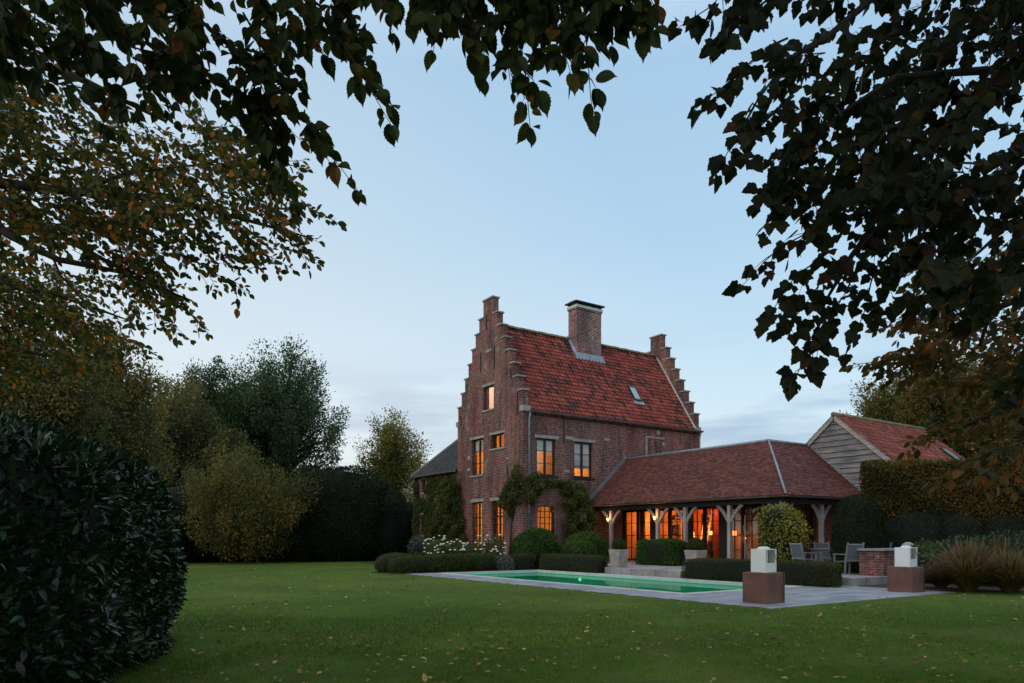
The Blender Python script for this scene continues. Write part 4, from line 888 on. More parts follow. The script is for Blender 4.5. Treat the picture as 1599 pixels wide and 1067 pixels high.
#PLANTS
# ------------------------------------------------------------ plinths, lanterns, planters, garden furniture
def plinth_lantern(x, y, s, hz, near, label1, label2, dish):
    t = thing('stone_plinth', label1, 'plinth', (x, y, .012), group='red concrete plinths on the pool deck'); g = MB(); g.box(x, x+s, y, y+s, .0125, hz); g.build('block', M['concrete'], t, bevel=.012)
    t = thing('box_lantern', label2, 'lantern', (x+s/2, y+s/2, hz), group='white box lanterns on plinths'); b = s*.30; cx, cy = x+s/2, y+s/2; z0 = hz+.003; z1 = hz+.50
    g = MB(); k = .02
    g.box(cx-b, cx-b+k, cy-b, cy+b, z0, z1); g.box(cx-b+k, cx+b, cy+b-k, cy+b, z0, z1); g.box(cx+b-k, cx+b, cy-b, cy+b-k, z0, z1); g.box(cx-b+k, cx+b-k, cy-b, cy+b-k, z1-k, z1); g.box(cx-b+k, cx+b-k, cy-b, cy+b-k, z0, z0+.05)
    g.build('case', M['white'], t)
    g = MB(); g.box(cx-b+k, cx+b-k, cy-b+.004, cy-b+k, z0+.05, z0+.20); g.build('front_plate', M['white'], t)
    g = MB(); g.box(cx-b+k+.03, cx-b+k+.05, cy-b+.002, cy-b+k, z0+.2, z1-k); g.box(cx+b-k-.02, cx+b-k, cy-b+.002, cy-b+k, z0+.2, z1-k); g.build('window_frame', M['white'], t)
    g = MB(); g.face([(cx-b+k, cy-b+.012, z0+.2), (cx+b-k, cy-b+.012, z0+.2), (cx+b-k, cy-b+.012, z1-k), (cx-b+k, cy-b+.012, z1-k)]); g.build('pane', M['glass'], t)
    g = MB(); g.box(cx-.09, cx+.09, cy-.09, cy+.09, z1, z1+.03); g.box(cx-.07, cx+.07, cy-.07, cy+.07, z1+.031, z1+.05); g.build('vent', M['white'], t)
    g = MB(); pts = [(cx+b*.5, cy-b+.0-.01, z1-.08), (cx+b*.9, cy-b-.03, z1-.3), (cx+b*1.1, cy-b-.08, hz+.01), (cx+b*1.3, y-.01, hz+.006), (cx+b*1.35, y-.015, hz-.25), (cx+b*1.3, y-.02, .03)]
    g.tube(pts, .006, 6); g.build('cable', M['black'], t)
    if dish:
        g = MB(); g.lathe((cx+.20, cy+.05, z1), [(.0, .0), (.05, 0), (.05, .04), (.14, .05), (.13, .09), (.06, .13), (0, .14)], 16); tag(g.build('mushroom_lamp', M['planter'], None, (cx+.2, cy+.05, z1), smooth=True), 'small grey mushroom-shaped lamp on top of the far white lantern', 'lamp')
plinth_lantern(-6.45, -18.03, .62, .66, True, 'red-brown concrete cube at the near corner of the pool deck', 'white metal box lantern on the near plinth by the lawn corner', False)
plinth_lantern(-.70, -18.12, .64, .65, False, 'red-brown concrete cube at the far right end of the deck', 'white metal box lantern with a grey cap lamp on the far right plinth', True)

def planter(x, y, h, wt, label, lb):
    t = thing('planter', label, 'planter', (x, y, TZ)); g = MB(); b_ = 0; wb = wt*.36; a_ = wt*.5
    for z, q in ((TZ+.001, wb), (TZ+h, a_), (TZ+h, a_-.03), (TZ+h-.04, a_-.035)): g.v += [(x-q, y-q, z), (x+q, y-q, z), (x+q, y+q, z), (x-q, y+q, z)]
    for k in range(3):
        for j in range(4): g.f.append((4*k+j, 4*k+(j+1)%4, 4*k+4+(j+1)%4, 4*k+4+j)); g.m.append(0)
    g.f.append((12, 13, 14, 15)); g.m.append(1); g.f.append((3, 2, 1, 0)); g.m.append(0); g.build('pot', [M['planter'], M['soil']], t, bevel=.006)
    r_ = wt*.44; shrub('box_ball', lb, 'shrub', [((x, y, TZ+h+r_*.72), (r_, r_, r_*.9))], M['lf_box'], .035, 5200, p=2.1, lump=.02, depth=.04, floor=TZ+h-.05, corek=.93, group='clipped box balls in planters')
planter(-.11, -6.66, .70, .58, 'tapered oak planter at the edge of the terrace step', 'clipped box ball in the planter at the terrace step')
planter(1.05, -9.51, .70, .60, 'tapered oak planter half hidden behind the long box hedge', 'clipped box ball in the planter behind the long box hedge')

M['sling'] = plain('slate_sling_fabric', (.10, .125, .145), .8, .15, 30)
TG = 'silver teak armchairs round the garden table'
def chair(name='garden_chair'):
    t = thing(name, 'x', 'chair', (0, 0, 0), TG); g = MB(); wd = .28
    for k in range(6): g.box(-wd+.02, wd-.02, -.24+.08*k, -.24+.08*k+.06, .40, .42)
    g.box(-wd, wd, .235, .262, .36, .40); g.build('seat', M['teak'], t)
    g = MB(); tilt = .2
    g.obox((0, -.34, .69), (1, 0, 0), (0, -.2, 1), (0, 1, .2), .245, .21, .006, 1)
    g.beam((-wd, -.285, .45), (wd, -.285, .45), .03, .05); g.beam((-wd+.02, -.385, .94), (wd-.02, -.385, .94), .03, .05); g.build('backrest', [M['teak'], M['sling']], t)
    for s in (-1, 1):
        g = MB(); g.box(s*wd-.022, s*wd+.022, .20, .245, 0, .62); g.build('leg', M['teak'], t)
        g = MB(); g.beam((s*wd, -.25, 0), (s*wd, -.28, .46), .045, .045, up=(0, 1, 0)); g.beam((s*wd, -.28, .46), (s*wd, -.395, 1.0), .045, .04, up=(0, 1, 0)); g.build('leg', M['teak'], t)
        g = MB(); g.box(s*wd-.035, s*wd+.035, -.30, .27, .622, .65); g.build('armrest', M['teak'], t)
    return t
CHL = ['teak armchair nearest the brick counter, its back to the pool deck', 'teak armchair at the left end of the garden table beside the yellow-green bush',
       'teak armchair behind the garden table facing the pool', 'teak armchair tucked behind the brick counter right of the table']
ch0 = chair(); spots = [(2.05, -14.75, R(-20)), (2.95, -12.7, R(-108)), (5.5, -11.9, R(150)), (5.0, -14.1, R(38))]
chs = [ch0]+[copy_tree(ch0, (0, 0, 0)) for _ in range(3)]
for c_, (x, y, rz), lb in zip(chs, spots, CHL): c_.location = (x, y, TZ); c_.rotation_euler = (0, 0, rz); c_['label'] = lb
t = thing('garden_table', 'long silver teak table set between armchairs on the terrace', 'table', (4.05, -12.95, TZ)); g = MB()
tv = Vector((-.5624, .8269, 0)).normalized(); tc_ = Vector((4.05, -12.95, 0)); tl = Vector((.8269, .5624, 0)); 
tdir = Vector((.8269, -.5624, 0)); tn = Vector((.5624, .8269, 0))
for k in range(7): g.obox(tc_+tn*(-.39+.13*k)+Vector((0, 0, TZ+.76)), tdir, tn, (0, 0, 1), .60, .06, .015)
g.build('tabletop', M['teak'], t)
g = MB()
for a in (-1, 1): g.obox(tc_+tn*a*.38+Vector((0, 0, TZ+.70)), tdir, tn, (0, 0, 1), .5, .015, .04); g.obox(tc_+tdir*a*.5+Vector((0, 0, TZ+.70)), tn, tdir, (0, 0, 1), .36, .015, .04)
g.build('apron', M['teak'], t)
for a in (-1, 1):
    for b in (-1, 1): g = MB(); q = tc_+tdir*a*.5+tn*b*.36; g.obox(q+Vector((0, 0, TZ+.33)), tdir, tn, (0, 0, 1), .035, .035, .33); g.build('leg', M['teak'], t)

t = thing('brick_counter', 'low brick barbecue counter with a grey slab top beside the teak chairs', 'counter', (2.6, -15.4, TZ))
g = MB(); g.box(2.05, 2.75, -15.9, -15.15, TZ+.001, 1.0); g.box(2.751, 4.6, -15.55, -15.3, TZ+.001, 1.0); g.build('pier', M['brick_wall'], t)
g = MB(); g.box(1.98, 4.65, -15.97, -15.08, 1.002, 1.07); g.build('worktop', M['terr'], t, bevel=.008)
t = thing('low_brick_wall', 'low red brick garden wall with stone coping behind the terrace table', 'wall', (7, -14.6, 0))
g = MB(); g.box(6.2, 6.5, -17.5, -12.5, .0, .95); g.build('wall', M['brick_wall'], t)
g = MB(); g.box(6.15, 6.55, -17.55, -12.45, .951, 1.01); g.build('coping', M['stone'], t)

# ------------------------------------------------------------ clipped hedges and border plants
def boxhedge(name, label, x0, x1, y0, y1, h, n, size=.04, mat='lf_box', lump=.045, group='low clipped box hedges round the pool', z0=0, p=6, kind='oval'):
    c_ = ((x0+x1)/2, (y0+y1)/2, z0+h*.46); r_ = ((x1-x0)/2, (y1-y0)/2, h*.54)
    return shrub(name, label, 'hedge', [(c_, r_)], M[mat], size, n, kind, p, lump, group, up=.35, depth=.05, floor=z0, lf=3.2, corek=.965, spread=.6)
shrub('box_hedge', 'lumpy dark box hedge at the far left end of the pool deck', 'hedge', [((-6.6, -1.5, .30), (.85, .5, .36)), ((-5.5, -1.55, .32), (.8, .45, .38)), ((-4.5, -1.5, .33), (.85, .48, .37)), ((-3.4, -1.5, .34), (.8, .5, .38))], M['lf_box'], .045, 26000, p=3.5, lump=.05, depth=.05, corek=.93, group='low clipped box hedges round the pool')
shrub('box_hedge', 'rounded box cushions behind the left end of the pool hedge', 'hedge', [((-6.9, -.6, .32), (.75, .6, .38)), ((-6.3, .6, .34), (.7, .8, .38)), ((-5.4, 1.2, .3), (.8, .7, .36))], M['lf_box'], .045, 14000, p=2.6, lump=.05, depth=.05, corek=.93, group='low clipped box hedges round the pool')
boxhedge('box_hedge', 'short box hedge block below the big round green bush', -2.35, -.85, -2.25, -1.45, .68, 9000)
boxhedge('box_hedge', 'brownish-green box hedge between the pool and the first planter', -.9, -.1, -6.2, -2.2, .70, 17000, mat='lf_box')
boxhedge('box_hedge', 'long dark box hedge running behind the near white lantern', -.75, .1, -15.95, -10.35, .70, 30000, .034, p=9)
boxhedge('evergreen_hedge', 'chest-high leafy green hedge block standing on the terrace between the planters', 2.4, 3.5, -7.1, -4.95, 1.02, 11000, .07, 'lf_bush', .05, 'evergreen bushes by the veranda', TZ, p=7)
B1 = [((1.0, -1.15, .82), (1.3, .98, .98))]
sx_, sy_ = 0, 0
shrub('evergreen_bush', 'big round green bush in front of the arched door', 'shrub', [((.05, -.95, .80), (1.15, .9, .95)), ((-.5, -1.2, .55), (.8, .7, .65))], M['lf_bush'], .085, 15000, p=2.3, lump=.07, depth=.10, group='evergreen bushes by the veranda', spread=.6)
shrub('evergreen_bush', 'broad green bush left of the veranda below the wisteria', 'shrub', [((2.35, -1.7, .75), (1.05, 1.0, .85)), ((1.4, -2.3, .55), (.7, .9, .65))], M['lf_bush'], .08, 15000, p=2.5, lump=.07, depth=.10, group='evergreen bushes by the veranda', spread=.6)
# yellow-green bush by the veranda corner
bx_, by_, _ = A(1224, 850, 25.8)
shrub('variegated_bush', 'tall yellow-green variegated bush standing before the veranda corner', 'shrub', [((bx_, by_, 1.15), (.76, .76, 1.05)), ((bx_-.12, by_+.12, 1.95), (.70, .70, .68)), ((bx_+.12, by_-.1, 1.7), (.72, .72, .65))], M['lf_lime'], .10, 5200, p=2.4, lump=.12, depth=.28, spread=.8, lf=5, corek=.72, floor=TZ)
x_, y_, _ = A(1340, 850, 23.4)
shrub('yew_dome', 'tall dark clipped yew dome at the right end of the veranda', 'shrub', [((x_, y_, 1.2), (.72, .72, 1.55))], M['lf_yew'], .06, 16000, 'quad', p=2.8, lump=.03, depth=.05, corek=.95)
# pleached beech hedge on the right
a_ = P((1350-800)/F*25.6, 25.6); b_ = P((1760-800)/F*22.0, 22.0); hp = []
K = 9
for k in range(K):
    f_ = (k+.5)/K; hp.append(((a_[0]+(b_[0]-a_[0])*f_, a_[1]+(b_[1]-a_[1])*f_, 3.05-.1*math.sin(k*2)), (1.0, .85, 1.12)))
mbh = MB(); t = thing('beech_hedge', 'tall bronze and green clipped beech hedge right of the barn', 'hedge', (a_[0], a_[1], 0)); ar = []
hd = Vector((b_[0]-a_[0], b_[1]-a_[1], 0)); hl = hd.length; hd.normalize(); hn = Vector((-hd.y, hd.x, 0)); n = 26000
u_ = rng.random(n)*hl; face = rng.random(n); top = face > .86; front = rng.random(n) < .6
zz = 1.75+rng.random(n)**.8*2.22; low = 2.05+.45*np.sin(u_*1.3)+.3*np.sin(u_*3.1+1); zz = np.maximum(zz, low+rng.normal(0, .25, n))
off = np.where(front, -.6, .6)+rng.normal(0, .07, n)+.07*np.sin(u_*2.3)*np.sin(zz*2.7)
zt_ = 3.98+.05*np.sin(u_*1.7)+.03*np.sin(u_*5.1)
off = np.where(top, rng.uniform(-.62, .62, n), off); zz = np.where(top, zt_+rng.normal(0, .05, n), np.minimum(zz, zt_))
u_ = np.where(rng.random(n) < .04, rng.normal(0, .05, n), u_)
hda, hna = np.array(hd), np.array(hn)
pos = np.array([a_[0], a_[1], 0])+u_[:, None]*hda+off[:, None]*hna; pos[:, 2] = zz
nn = np.where(top[:, None], np.array([0, 0, 1.]), np.sign(off)[:, None]*hna)
rn = np.clip(.25+.5*(u_/hl)+.25*np.sin(u_*2.1+zz*3)*.6+rng.normal(0, .22, n), 0, 1)
ar = [(*leaf_arrays(pos, unit(nn*.3+jitter(n, .6)+np.array([0, 0, -.2])), unit(nn+jitter(n, .55)), .085*rng.uniform(.6, 1.3, n), 'oval', rn), 0)]
raw_mesh('foliage', ar, [M['lf_beechH']], parent=t)
g = MB(); cc_ = Vector((a_[0], a_[1], 3.1))+hd*hl/2; g.obox(cc_, hd, hn, (0, 0, 1), hl/2-.15, .45, .78); g.build('foliage_core', M['lf_core'], t)
for k in range(7):
    q = Vector((a_[0], a_[1], 0))+hd*(1.2+k*2.1); g = MB(); g.tube([q, q+Vector((.03, .02, 1.2)), q+Vector((0, 0, 3.2))], [.09, .07, .04], 8); g.build('trunk', M['bark'], t, smooth=True)
# dark yew hedge below it
yh = []
c0_ = P((1400-800)/F*25.4, 25.4); c1_ = P((1790-800)/F*22.6, 22.6)
for k in range(6): f_ = (k+.5)/6; yh.append(((c0_[0]+(c1_[0]-c0_[0])*f_, c0_[1]+(c1_[1]-c0_[1])*f_, 1.15), (1.5, 1.4, 1.35)))
shrub('yew_hedge', 'dark yew hedge filling the space beneath the clipped beech', 'hedge', yh, M['lf_yew'], .07, 42000, 'quad', p=3.2, lump=.04, depth=.06, corek=.95)

# fountain grasses and shrubs on the right border
def fountain(name, label, x, y, h, rad, n, plumes, group='fountain grasses at the edge of the lawn'):
    t = thing(name, label, 'grass', (x, y, 0), group); vs = []; fs = []; rd = []
    for kind, cnt in (('b', n), ('p', plumes)):
        V3 = []; Fl = []; Lt = []; Rn = []; b = 0
        for i in range(cnt):
            az = rng.uniform(0, 2*math.pi); lean = rng.uniform(.05, 1.3)**.9; L_ = h*rng.uniform(.65, 1.15)*(1.08 if kind == 'p' else 1); r0 = rad*.16*rng.random(); K_ = 5
            w0 = .005 if kind == 'b' else .003; base = np.array([x+r0*math.cos(az), y+r0*math.sin(az), 0]); az2 = az+rng.normal(0, .55); sd_ = np.array([-math.sin(az2), math.cos(az2), 0]); rr_ = rng.random()
            for k in range(K_+1):
                f_ = k/K_; out_ = rad*lean*f_**1.25; up_ = L_*(f_-(.55*lean)*f_**2.6*(.9 if kind == 'b' else .55)); p_ = base+np.array([math.cos(az2)*out_, math.sin(az2)*out_, max(.01, up_)])
                ww = w0*(1-f_*.85) if kind == 'b' else (.002 if f_ < .72 else .022*(1.08-f_)*3)
                V3 += [p_-sd_*ww, p_+sd_*ww]; Rn += [rr_, rr_]
            for k in range(K_): Fl += [b+2*k, b+2*k+1, b+2*k+3, b+2*k+2]; Lt.append(4)
            b += 2*(K_+1)
        raw_mesh('blades' if kind == 'b' else 'plumes', [(np.array(V3), np.array(Fl), np.array(Lt), np.array(Rn), 0)], [M['lf_grass'] if kind == 'b' else M['lf_plume']], parent=t)
for i, (px, Y_, h, rad, lb) in enumerate(((1512, 18.6, 1.25, 1.0, 'bushy fountain grass with pinkish plumes nearest the far right plinth'), (1578, 18.2, 1.05, .95, 'lower brown fountain grass at the right edge of the lawn'), (1560, 20.4, 1.45, 1.0, 'taller green grass clump behind the brown fountain grasses'), (1470, 19.6, .7, .6, 'small yellowing grass tuft between the far plinth and the fountain grass'))):
    x_, y_, _ = A(px, 900, Y_); fountain('fountain_grass', lb, x_, y_, h, rad, 3000, 420 if i != 2 else 40)
for i, (px, Y_, rr_, h, mt, lb) in enumerate(((1470, 22.0, .9, 1.25, 'lf_dark', 'loose dark shrub behind the fountain grass and left of the blue-green one'), (1515, 21.6, .85, 1.35, 'lf_blue', 'blue-green euphorbia shrub above the fountain grasses'), (1590, 21.4, 1.1, 1.5, 'lf_blue', 'green shrub at the right frame edge behind the grasses'))):
    x_, y_, _ = A(px, 850, Y_); shrub('border_shrub', lb, 'shrub', [((x_, y_, h*.5), (rr_, rr_, h*.5)), ((x_-.4, y_+.3, h*.45), (rr_*.7, rr_*.7, h*.5))], M[mt], .11, 3600, p=2.2, lump=.14, depth=.3, lf=5, corek=.75, up=.6, group='mixed shrubs of the right border')

# rose bed
def rose(x, y, r_, h, nf, label, k_):
    t = thing('rose_bush', label, 'rose bush', (x, y, .02), group='white rose bushes below the gable'); a = shell_leaves((x, y, h*.52), (r_, r_, h*.5), 2600, .07, 'oval', 2.2, .14, 5, .4, .8, .3, k_, rnd=patchy())
    mb = MB(); 
    for _ in range(14): 
        az = rng.uniform(0, 6.28); mb.tube([(x, y, .02), (x+r_*.5*math.cos(az), y+r_*.5*math.sin(az), h*.6), (x+r_*.8*math.cos(az), y+r_*.8*math.sin(az), h*.95)], [.012, .009, .004], 4)
    raw_mesh('foliage', [(*a, 0), mb_part(mb, 1)], [M['lf_ivy'], M['bark']], parent=t)
    pt, nn = superblob(nf*3, (x, y, h*.55), (r_*1.05, r_*1.05, h*.58), 2.2, .1, 5, -.1, k_); sel = pt[:nf]
    first = None
    for q in sel:
        if first is None:
            mb = MB(); 
            for ring, (rr_, zz_, nn_) in enumerate(((.055, .0, 6), (.042, .015, 5), (.022, .028, 4))):
                for j in range(nn_): a_ = 2*math.pi*j/nn_+ring; cx_, cy_ = q[0]+rr_*.55*math.cos(a_), q[1]+rr_*.55*math.sin(a_); mb.obox((cx_, cy_, q[2]+zz_), (math.cos(a_)*.9, math.sin(a_)*.9, .4+.3*ring), (-math.sin(a_), math.cos(a_), 0), (-math.cos(a_)*.4, -math.sin(a_)*.4, .9), rr_*.55, rr_*.6, .004)
            first = mb.build('flower', M['petal'], t); fq = q
        else:
            o = first.copy(); C.objects.link(o); o.parent = t; o.location = tuple(q-fq)
            s_ = rng.uniform(.7, 1.25)
for i, (px, Y_, r_, h, nf, lb) in enumerate(((683, 33.5, .6, 1.35, 22, 'leftmost white rose bush beside the grey shrub'), (712, 32.4, .7, 1.15, 26, 'white rose bush below the left gable door'), (742, 32.2, .65, 1.2, 30, 'white rose bush in front of the brick pier between the gable doors'), (770, 32.0, .6, 1.35, 26, 'white rose bush touching the big round green bush'), (692, 32.6, .5, .95, 12, 'small low white rose bush at the front left of the rose bed'))):
    x_, y_, _ = A(px, 870, Y_); rose(x_, y_, r_, h, nf, lb, i)
x_, y_, _ = A(650, 860, 36.5); shrub('grey_shrub', 'feathery grey-blue shrub on a stem left of the roses', 'shrub', [((x_, y_, .95), (.42, .42, .42)), ((x_, y_, .25), (.12, .12, .3))], M['lf_lav'], .09, 1600, 'quad', p=2, lump=.15, depth=.3, lf=6, corek=.6)
for i, (px, Y_, r_, lb) in enumerate(((780, 30.6, .34, 'left of two grey lavender cushions in the gap between box hedges'), (790, 30.2, .34, 'right of two grey lavender cushions in the gap between box hedges'), (700, 31.6, .45, 'grey lavender cushion peeping over the left box hedge'))):
    x_, y_, _ = A(px, 885, Y_); shrub('lavender', lb, 'shrub', [((x_, y_, .26), (r_, r_, .34))], M['lf_lav'], .06, 2200, 'quad', p=2, lump=.1, depth=.12, up=1.0, group='grey lavender cushions')

# ------------------------------------------------------------ climbers
def climber(name, label, wall, patches, n, size, mat, thick=.25, kind='oval', stems=(), loc=(0, 0, 0), droop=-.4, group=None):
    """leaves standing off a wall: wall='x' or 'y' (outer face normal negative), patches = (u, z, ru, rz, depth)"""
    t = thing(name, label, 'climber', loc, group); tot = sum(p_[2]*p_[3] for p_ in patches); Ps = []
    for (u, z, ru, rz, dp) in patches:
        k = int(n*ru*rz/tot); a = rng.uniform(0, 2*math.pi, k); q = np.sqrt(rng.random(k)); lumps = 1+.18*np.sin(a*5+u*3)+.1*np.sin(a*9+z)
        uu = u+ru*q*np.cos(a)*lumps; z_ = z+rz*q*np.sin(a)*lumps; d = .03+dp*np.sqrt(np.maximum(0, 1-q**2))*(.55+.45*rng.random(k))*(1+.35*np.sin(uu*7)*np.sin(z_*6))
        Ps.append(np.stack([-d if wall == 'x' else uu, uu if wall == 'x' else -d, np.maximum(z_, .05)], 1))
    pos = np.concatenate(Ps)+np.array([thing_off if wall == 'x' else 0, 0, 0]); k = len(pos); nn = np.tile(np.array([-1., 0, 0] if wall == 'x' else [0, -1., 0]), (k, 1))
    rn = patchy()(pos); mb = MB()
    for st in stems: mb.tube(st, np.linspace(.05, .015, len(st)), 6)
    raw_mesh('foliage', [(*leaf_arrays(pos, unit(nn*.35+jitter(k, .5)+np.array([0, 0, droop])), unit(nn+jitter(k, .45)+np.array([0, 0, .4])), size*rng.uniform(.6, 1.25, k), kind, np.clip(rn, 0, 1)), 0)], [M[mat]], parent=t)
    if mb.v: mb.build('stem', M['bark'], t, smooth=True)
thing_off = .06
climber('ivy', 'dark green ivy cloaking the annex wall round its little windows', 'x', [(11.0, 2.2, .35, 2.3, .2), (11.05, 4.2, .3, .75, .18), (9.0, 4.25, .95, .55, .2), (7.4, 4.3, 1.2, .55, .22), (8.6, 2.6, 1.3, 2.0, .25), (7.0, 2.2, .95, 2.3, .25), (10.3, 3.35, .7, .42, .2), (10.4, .7, .8, .7, .25), (9.55, 2.1, .4, 1.3, .2), (7.5, .9, 2.4, 1.0, .3)], 26000, .10, 'lf_ivy', loc=(0.06, 9, 0), stems=[[(.0, 9, .02), (.02, 8.8, 2), (.02, 8.2, 4)], [(.0, 7.5, .02), (.02, 7.3, 2), (.02, 7.1, 4)]])
thing_off = 0
climber('climbing_shrub', 'dense bushy creeper mounded against the left edge of the gable', 'x', [(5.9, 2.6, .55, 2.0, 1.0), (5.6, 1.1, .7, 1.2, 1.0), (6.6, 3.6, .9, 1.0, .9), (6.9, 1.6, .9, 1.6, 1.1)], 17000, .11, 'lf_vine', loc=(-.3, 6.2, 0), stems=[[(-.3, 6.2, .02), (-.2, 6.1, 2), (-.15, 6.2, 3.5)]])
climber('wisteria', 'wisteria wrapping the house corner above the downpipe', 'x', [(.7, 3.55, .75, .75, .45), (.25, 4.3, .35, .55, .4), (1.35, 3.2, .55, .4, .35), (.9, 2.75, .2, .45, .25)], 2300, .12, 'lf_vine', loc=(-.1, .3, 0), stems=[[(-.1, .9, .02), (-.12, .85, 1.5), (-.1, .7, 3), (-.1, .3, 4)], [(-.1, .7, 3), (-.12, 1.2, 3.2)]])
climber('wisteria', 'wisteria trained over the arched door on the long wall', 'y', [(.5, 3.95, .7, .5, .45), (.3, 3.4, .45, .4, .4), (1.7, 4.05, 1.2, .16, .25), (2.6, 3.95, .4, .3, .35)], 2300, .12, 'lf_vine', loc=(2.2, -.1, 0), stems=[[(.3, -.12, 3.0), (1.2, -.1, 3.9), (2.2, -.1, 4.1), (3.0, -.1, 4.0)]])
climber('wisteria', 'dense wisteria mass between the arched door and the veranda roof', 'y', [(3.0, 3.3, .75, .75, .7), (3.3, 2.3, .85, .9, .8), (2.9, 1.4, .6, .9, .7), (2.55, 3.8, .45, .35, .45), (3.7, 2.8, .5, .6, .7)], 8000, .12, 'lf_vine', loc=(2.9, -.2, 0), stems=[[(2.4, -.15, .02), (2.45, -.2, 1.5), (2.7, -.15, 3), (3.0, -.1, 4)], [(2.5, -.2, .02), (2.9, -.3, 1.6), (3.3, -.2, 3)]])

# ------------------------------------------------------------ far trees and tall hedges
def Q(px, Y, z=0): return P((px-HX)/F*Y, Y, z)
def hz(py, Y): return CH+(HY-py)/F*Y
def treeAt(name, label, px, Y, topy, boty, halfpx, mat, leaf, n, nb, **k):
    z1 = hz(topy, Y); z0 = max(k.pop('zmin', .6), hz(boty, Y)); rx = halfpx/F*Y; c_ = Q(px, Y, (z0+z1)/2); b = Q(px, Y); 
    return tree(name, label, b, c_, (rx, rx*k.pop('thin', .9), (z1-z0)/2), M[mat], leaf, n, nb, **k)
treeAt('oak_tree', 'big dark round-crowned tree standing beyond the yew hedge', 430, 54, 548, 775, 106, 'lf_dark', .17, 74000, 190, blobr=.18, trunk_r=.5, shell=.40, limb=1.5, plume=.9, spreadup=.35, fork=.3, group='trees beyond the garden')
treeAt('oak_tree', 'smaller dark tree half hidden left of the big round-crowned one', 322, 50, 578, 760, 46, 'lf_dark', .17, 24000, 60, blobr=.28, trunk_r=.3, group='trees beyond the garden')
treeAt('golden_tree', 'airy yellow-green young tree left of the house', 617, 60, 648, 800, 52, 'lf_gold', .17, 24000, 130, blobr=.24, trunk_r=.2, plume=.8, spreadup=.4, shell=.6, limb=1.0, group='trees beyond the garden')
treeAt('bronze_tree', 'tall bronze tree at the far left edge of the garden', 45, 24, 505, 800, 120, 'lf_brown', .10, 70000, 150, blobr=.24, trunk_r=.25, shell=.5, group='autumn trees on the left')
treeAt('bronze_tree', 'bronze autumn tree behind the dark laurel hedge', 165, 28, 528, 850, 88, 'lf_brown', .11, 64000, 140, blobr=.24, trunk_r=.25, shell=.5, group='autumn trees on the left')
treeAt('bronze_tree', 'broad bronze tree in front of the small dark tree', 255, 44, 598, 800, 88, 'lf_brown', .15, 52000, 130, blobr=.22, trunk_r=.22, shell=.5, group='autumn trees on the left')
treeAt('bronze_tree', 'lowest bronze tree, just left of the yellow shrub', 335, 46, 655, 810, 62, 'lf_brown', .155, 30000, 90, blobr=.22, trunk_r=.2, shell=.5, group='autumn trees on the left')
treeAt('yellow_shrub', 'large yellow-leaved shrub between the bronze trees and the dark yew hedge', 385, 39.5, 718, 880, 97, 'lf_olive', .12, 56000, 190, zmin=.3, blobr=.24, trunk_r=.09, shell=.5, plume=1.0, cat='shrub', fork=.1, zlow=-1, limb=1.3)
x_, y_, _ = Q(532, 43.5); x2_, y2_, _ = Q(590, 44.5); x3_, y3_, _ = Q(478, 43)
shrub('yew_hedge', 'massive dark billowing yew hedge across the end of the lawn', 'hedge', [((x_, y_, 2.6), (2.9, 2.3, 3.05)), ((x2_, y2_, 2.2), (1.9, 1.8, 2.55)), ((x3_, y3_, 2.5), (2.0, 2, 2.9))], M['lf_yew'], .13, 48000, 'quad', p=2.8, lump=.16, depth=.2, lf=2.0, corek=.93, group='dark hedges across the end of the lawn')
row = []
for px, Y_, zc, rr_ in ((120, 36, 1.5, 2.6), (215, 38.5, 1.5, 2.6), (300, 41.2, 2.1, 2.6), (370, 42.3, 2.0, 2.6), (440, 43, 1.5, 2.3)):
    x_, y_, _ = Q(px, Y_); row.append(((x_, y_, zc), (rr_, 1.6, zc+.35)))
shrub('dark_hedge', 'low black-green hedge under the bronze trees at the lawn edge', 'hedge', row, M['lf_yew'], .13, 30000, 'quad', p=2.8, lump=.2, depth=.25, lf=2.0, corek=.93, group='dark hedges across the end of the lawn')
x_, y_, _ = Q(640, 50); x2_, y2_, _ = Q(622, 52)
shrub('border_shrub', 'brownish shrub between the yew hedge and the annex', 'shrub', [((x_, y_, 2.2), (1.3, 1.3, 2.3)), ((x2_, y2_, 2.6), (1.0, 1.0, 2.4))], M['lf_brown'], .16, 7000, p=2.2, lump=.25, depth=.5, lf=2.5, corek=.7)
x_, y_, _ = Q(632, 45.5); shrub('dark_hedge', 'dark hedge running up to the annex corner', 'hedge', [((x_, y_, 1.6), (1.4, 1.2, 1.9))], M['lf_yew'], .12, 8000, 'quad', p=3, lump=.1, depth=.15, corek=.93, group='dark hedges across the end of the lawn')
# behind the barn
treeAt('beech_tree', 'olive-green tree rising directly behind the barn ridge', 1405, 47, 600, 740, 78, 'lf_olive', .16, 38000, 110, blobr=.24, trunk_r=.25, group='trees behind the barn')
treeAt('beech_tree', 'tallest olive-green tree behind the barn, right of the ridge', 1490, 44, 540, 760, 100, 'lf_olive', .15, 56000, 150, blobr=.22, trunk_r=.3, group='trees behind the barn')
treeAt('beech_tree', 'olive-green tree at the right frame edge behind the hedge', 1600, 40, 560, 760, 90, 'lf_brown', .15, 42000, 130, blobr=.24, trunk_r=.3, group='trees behind the barn')

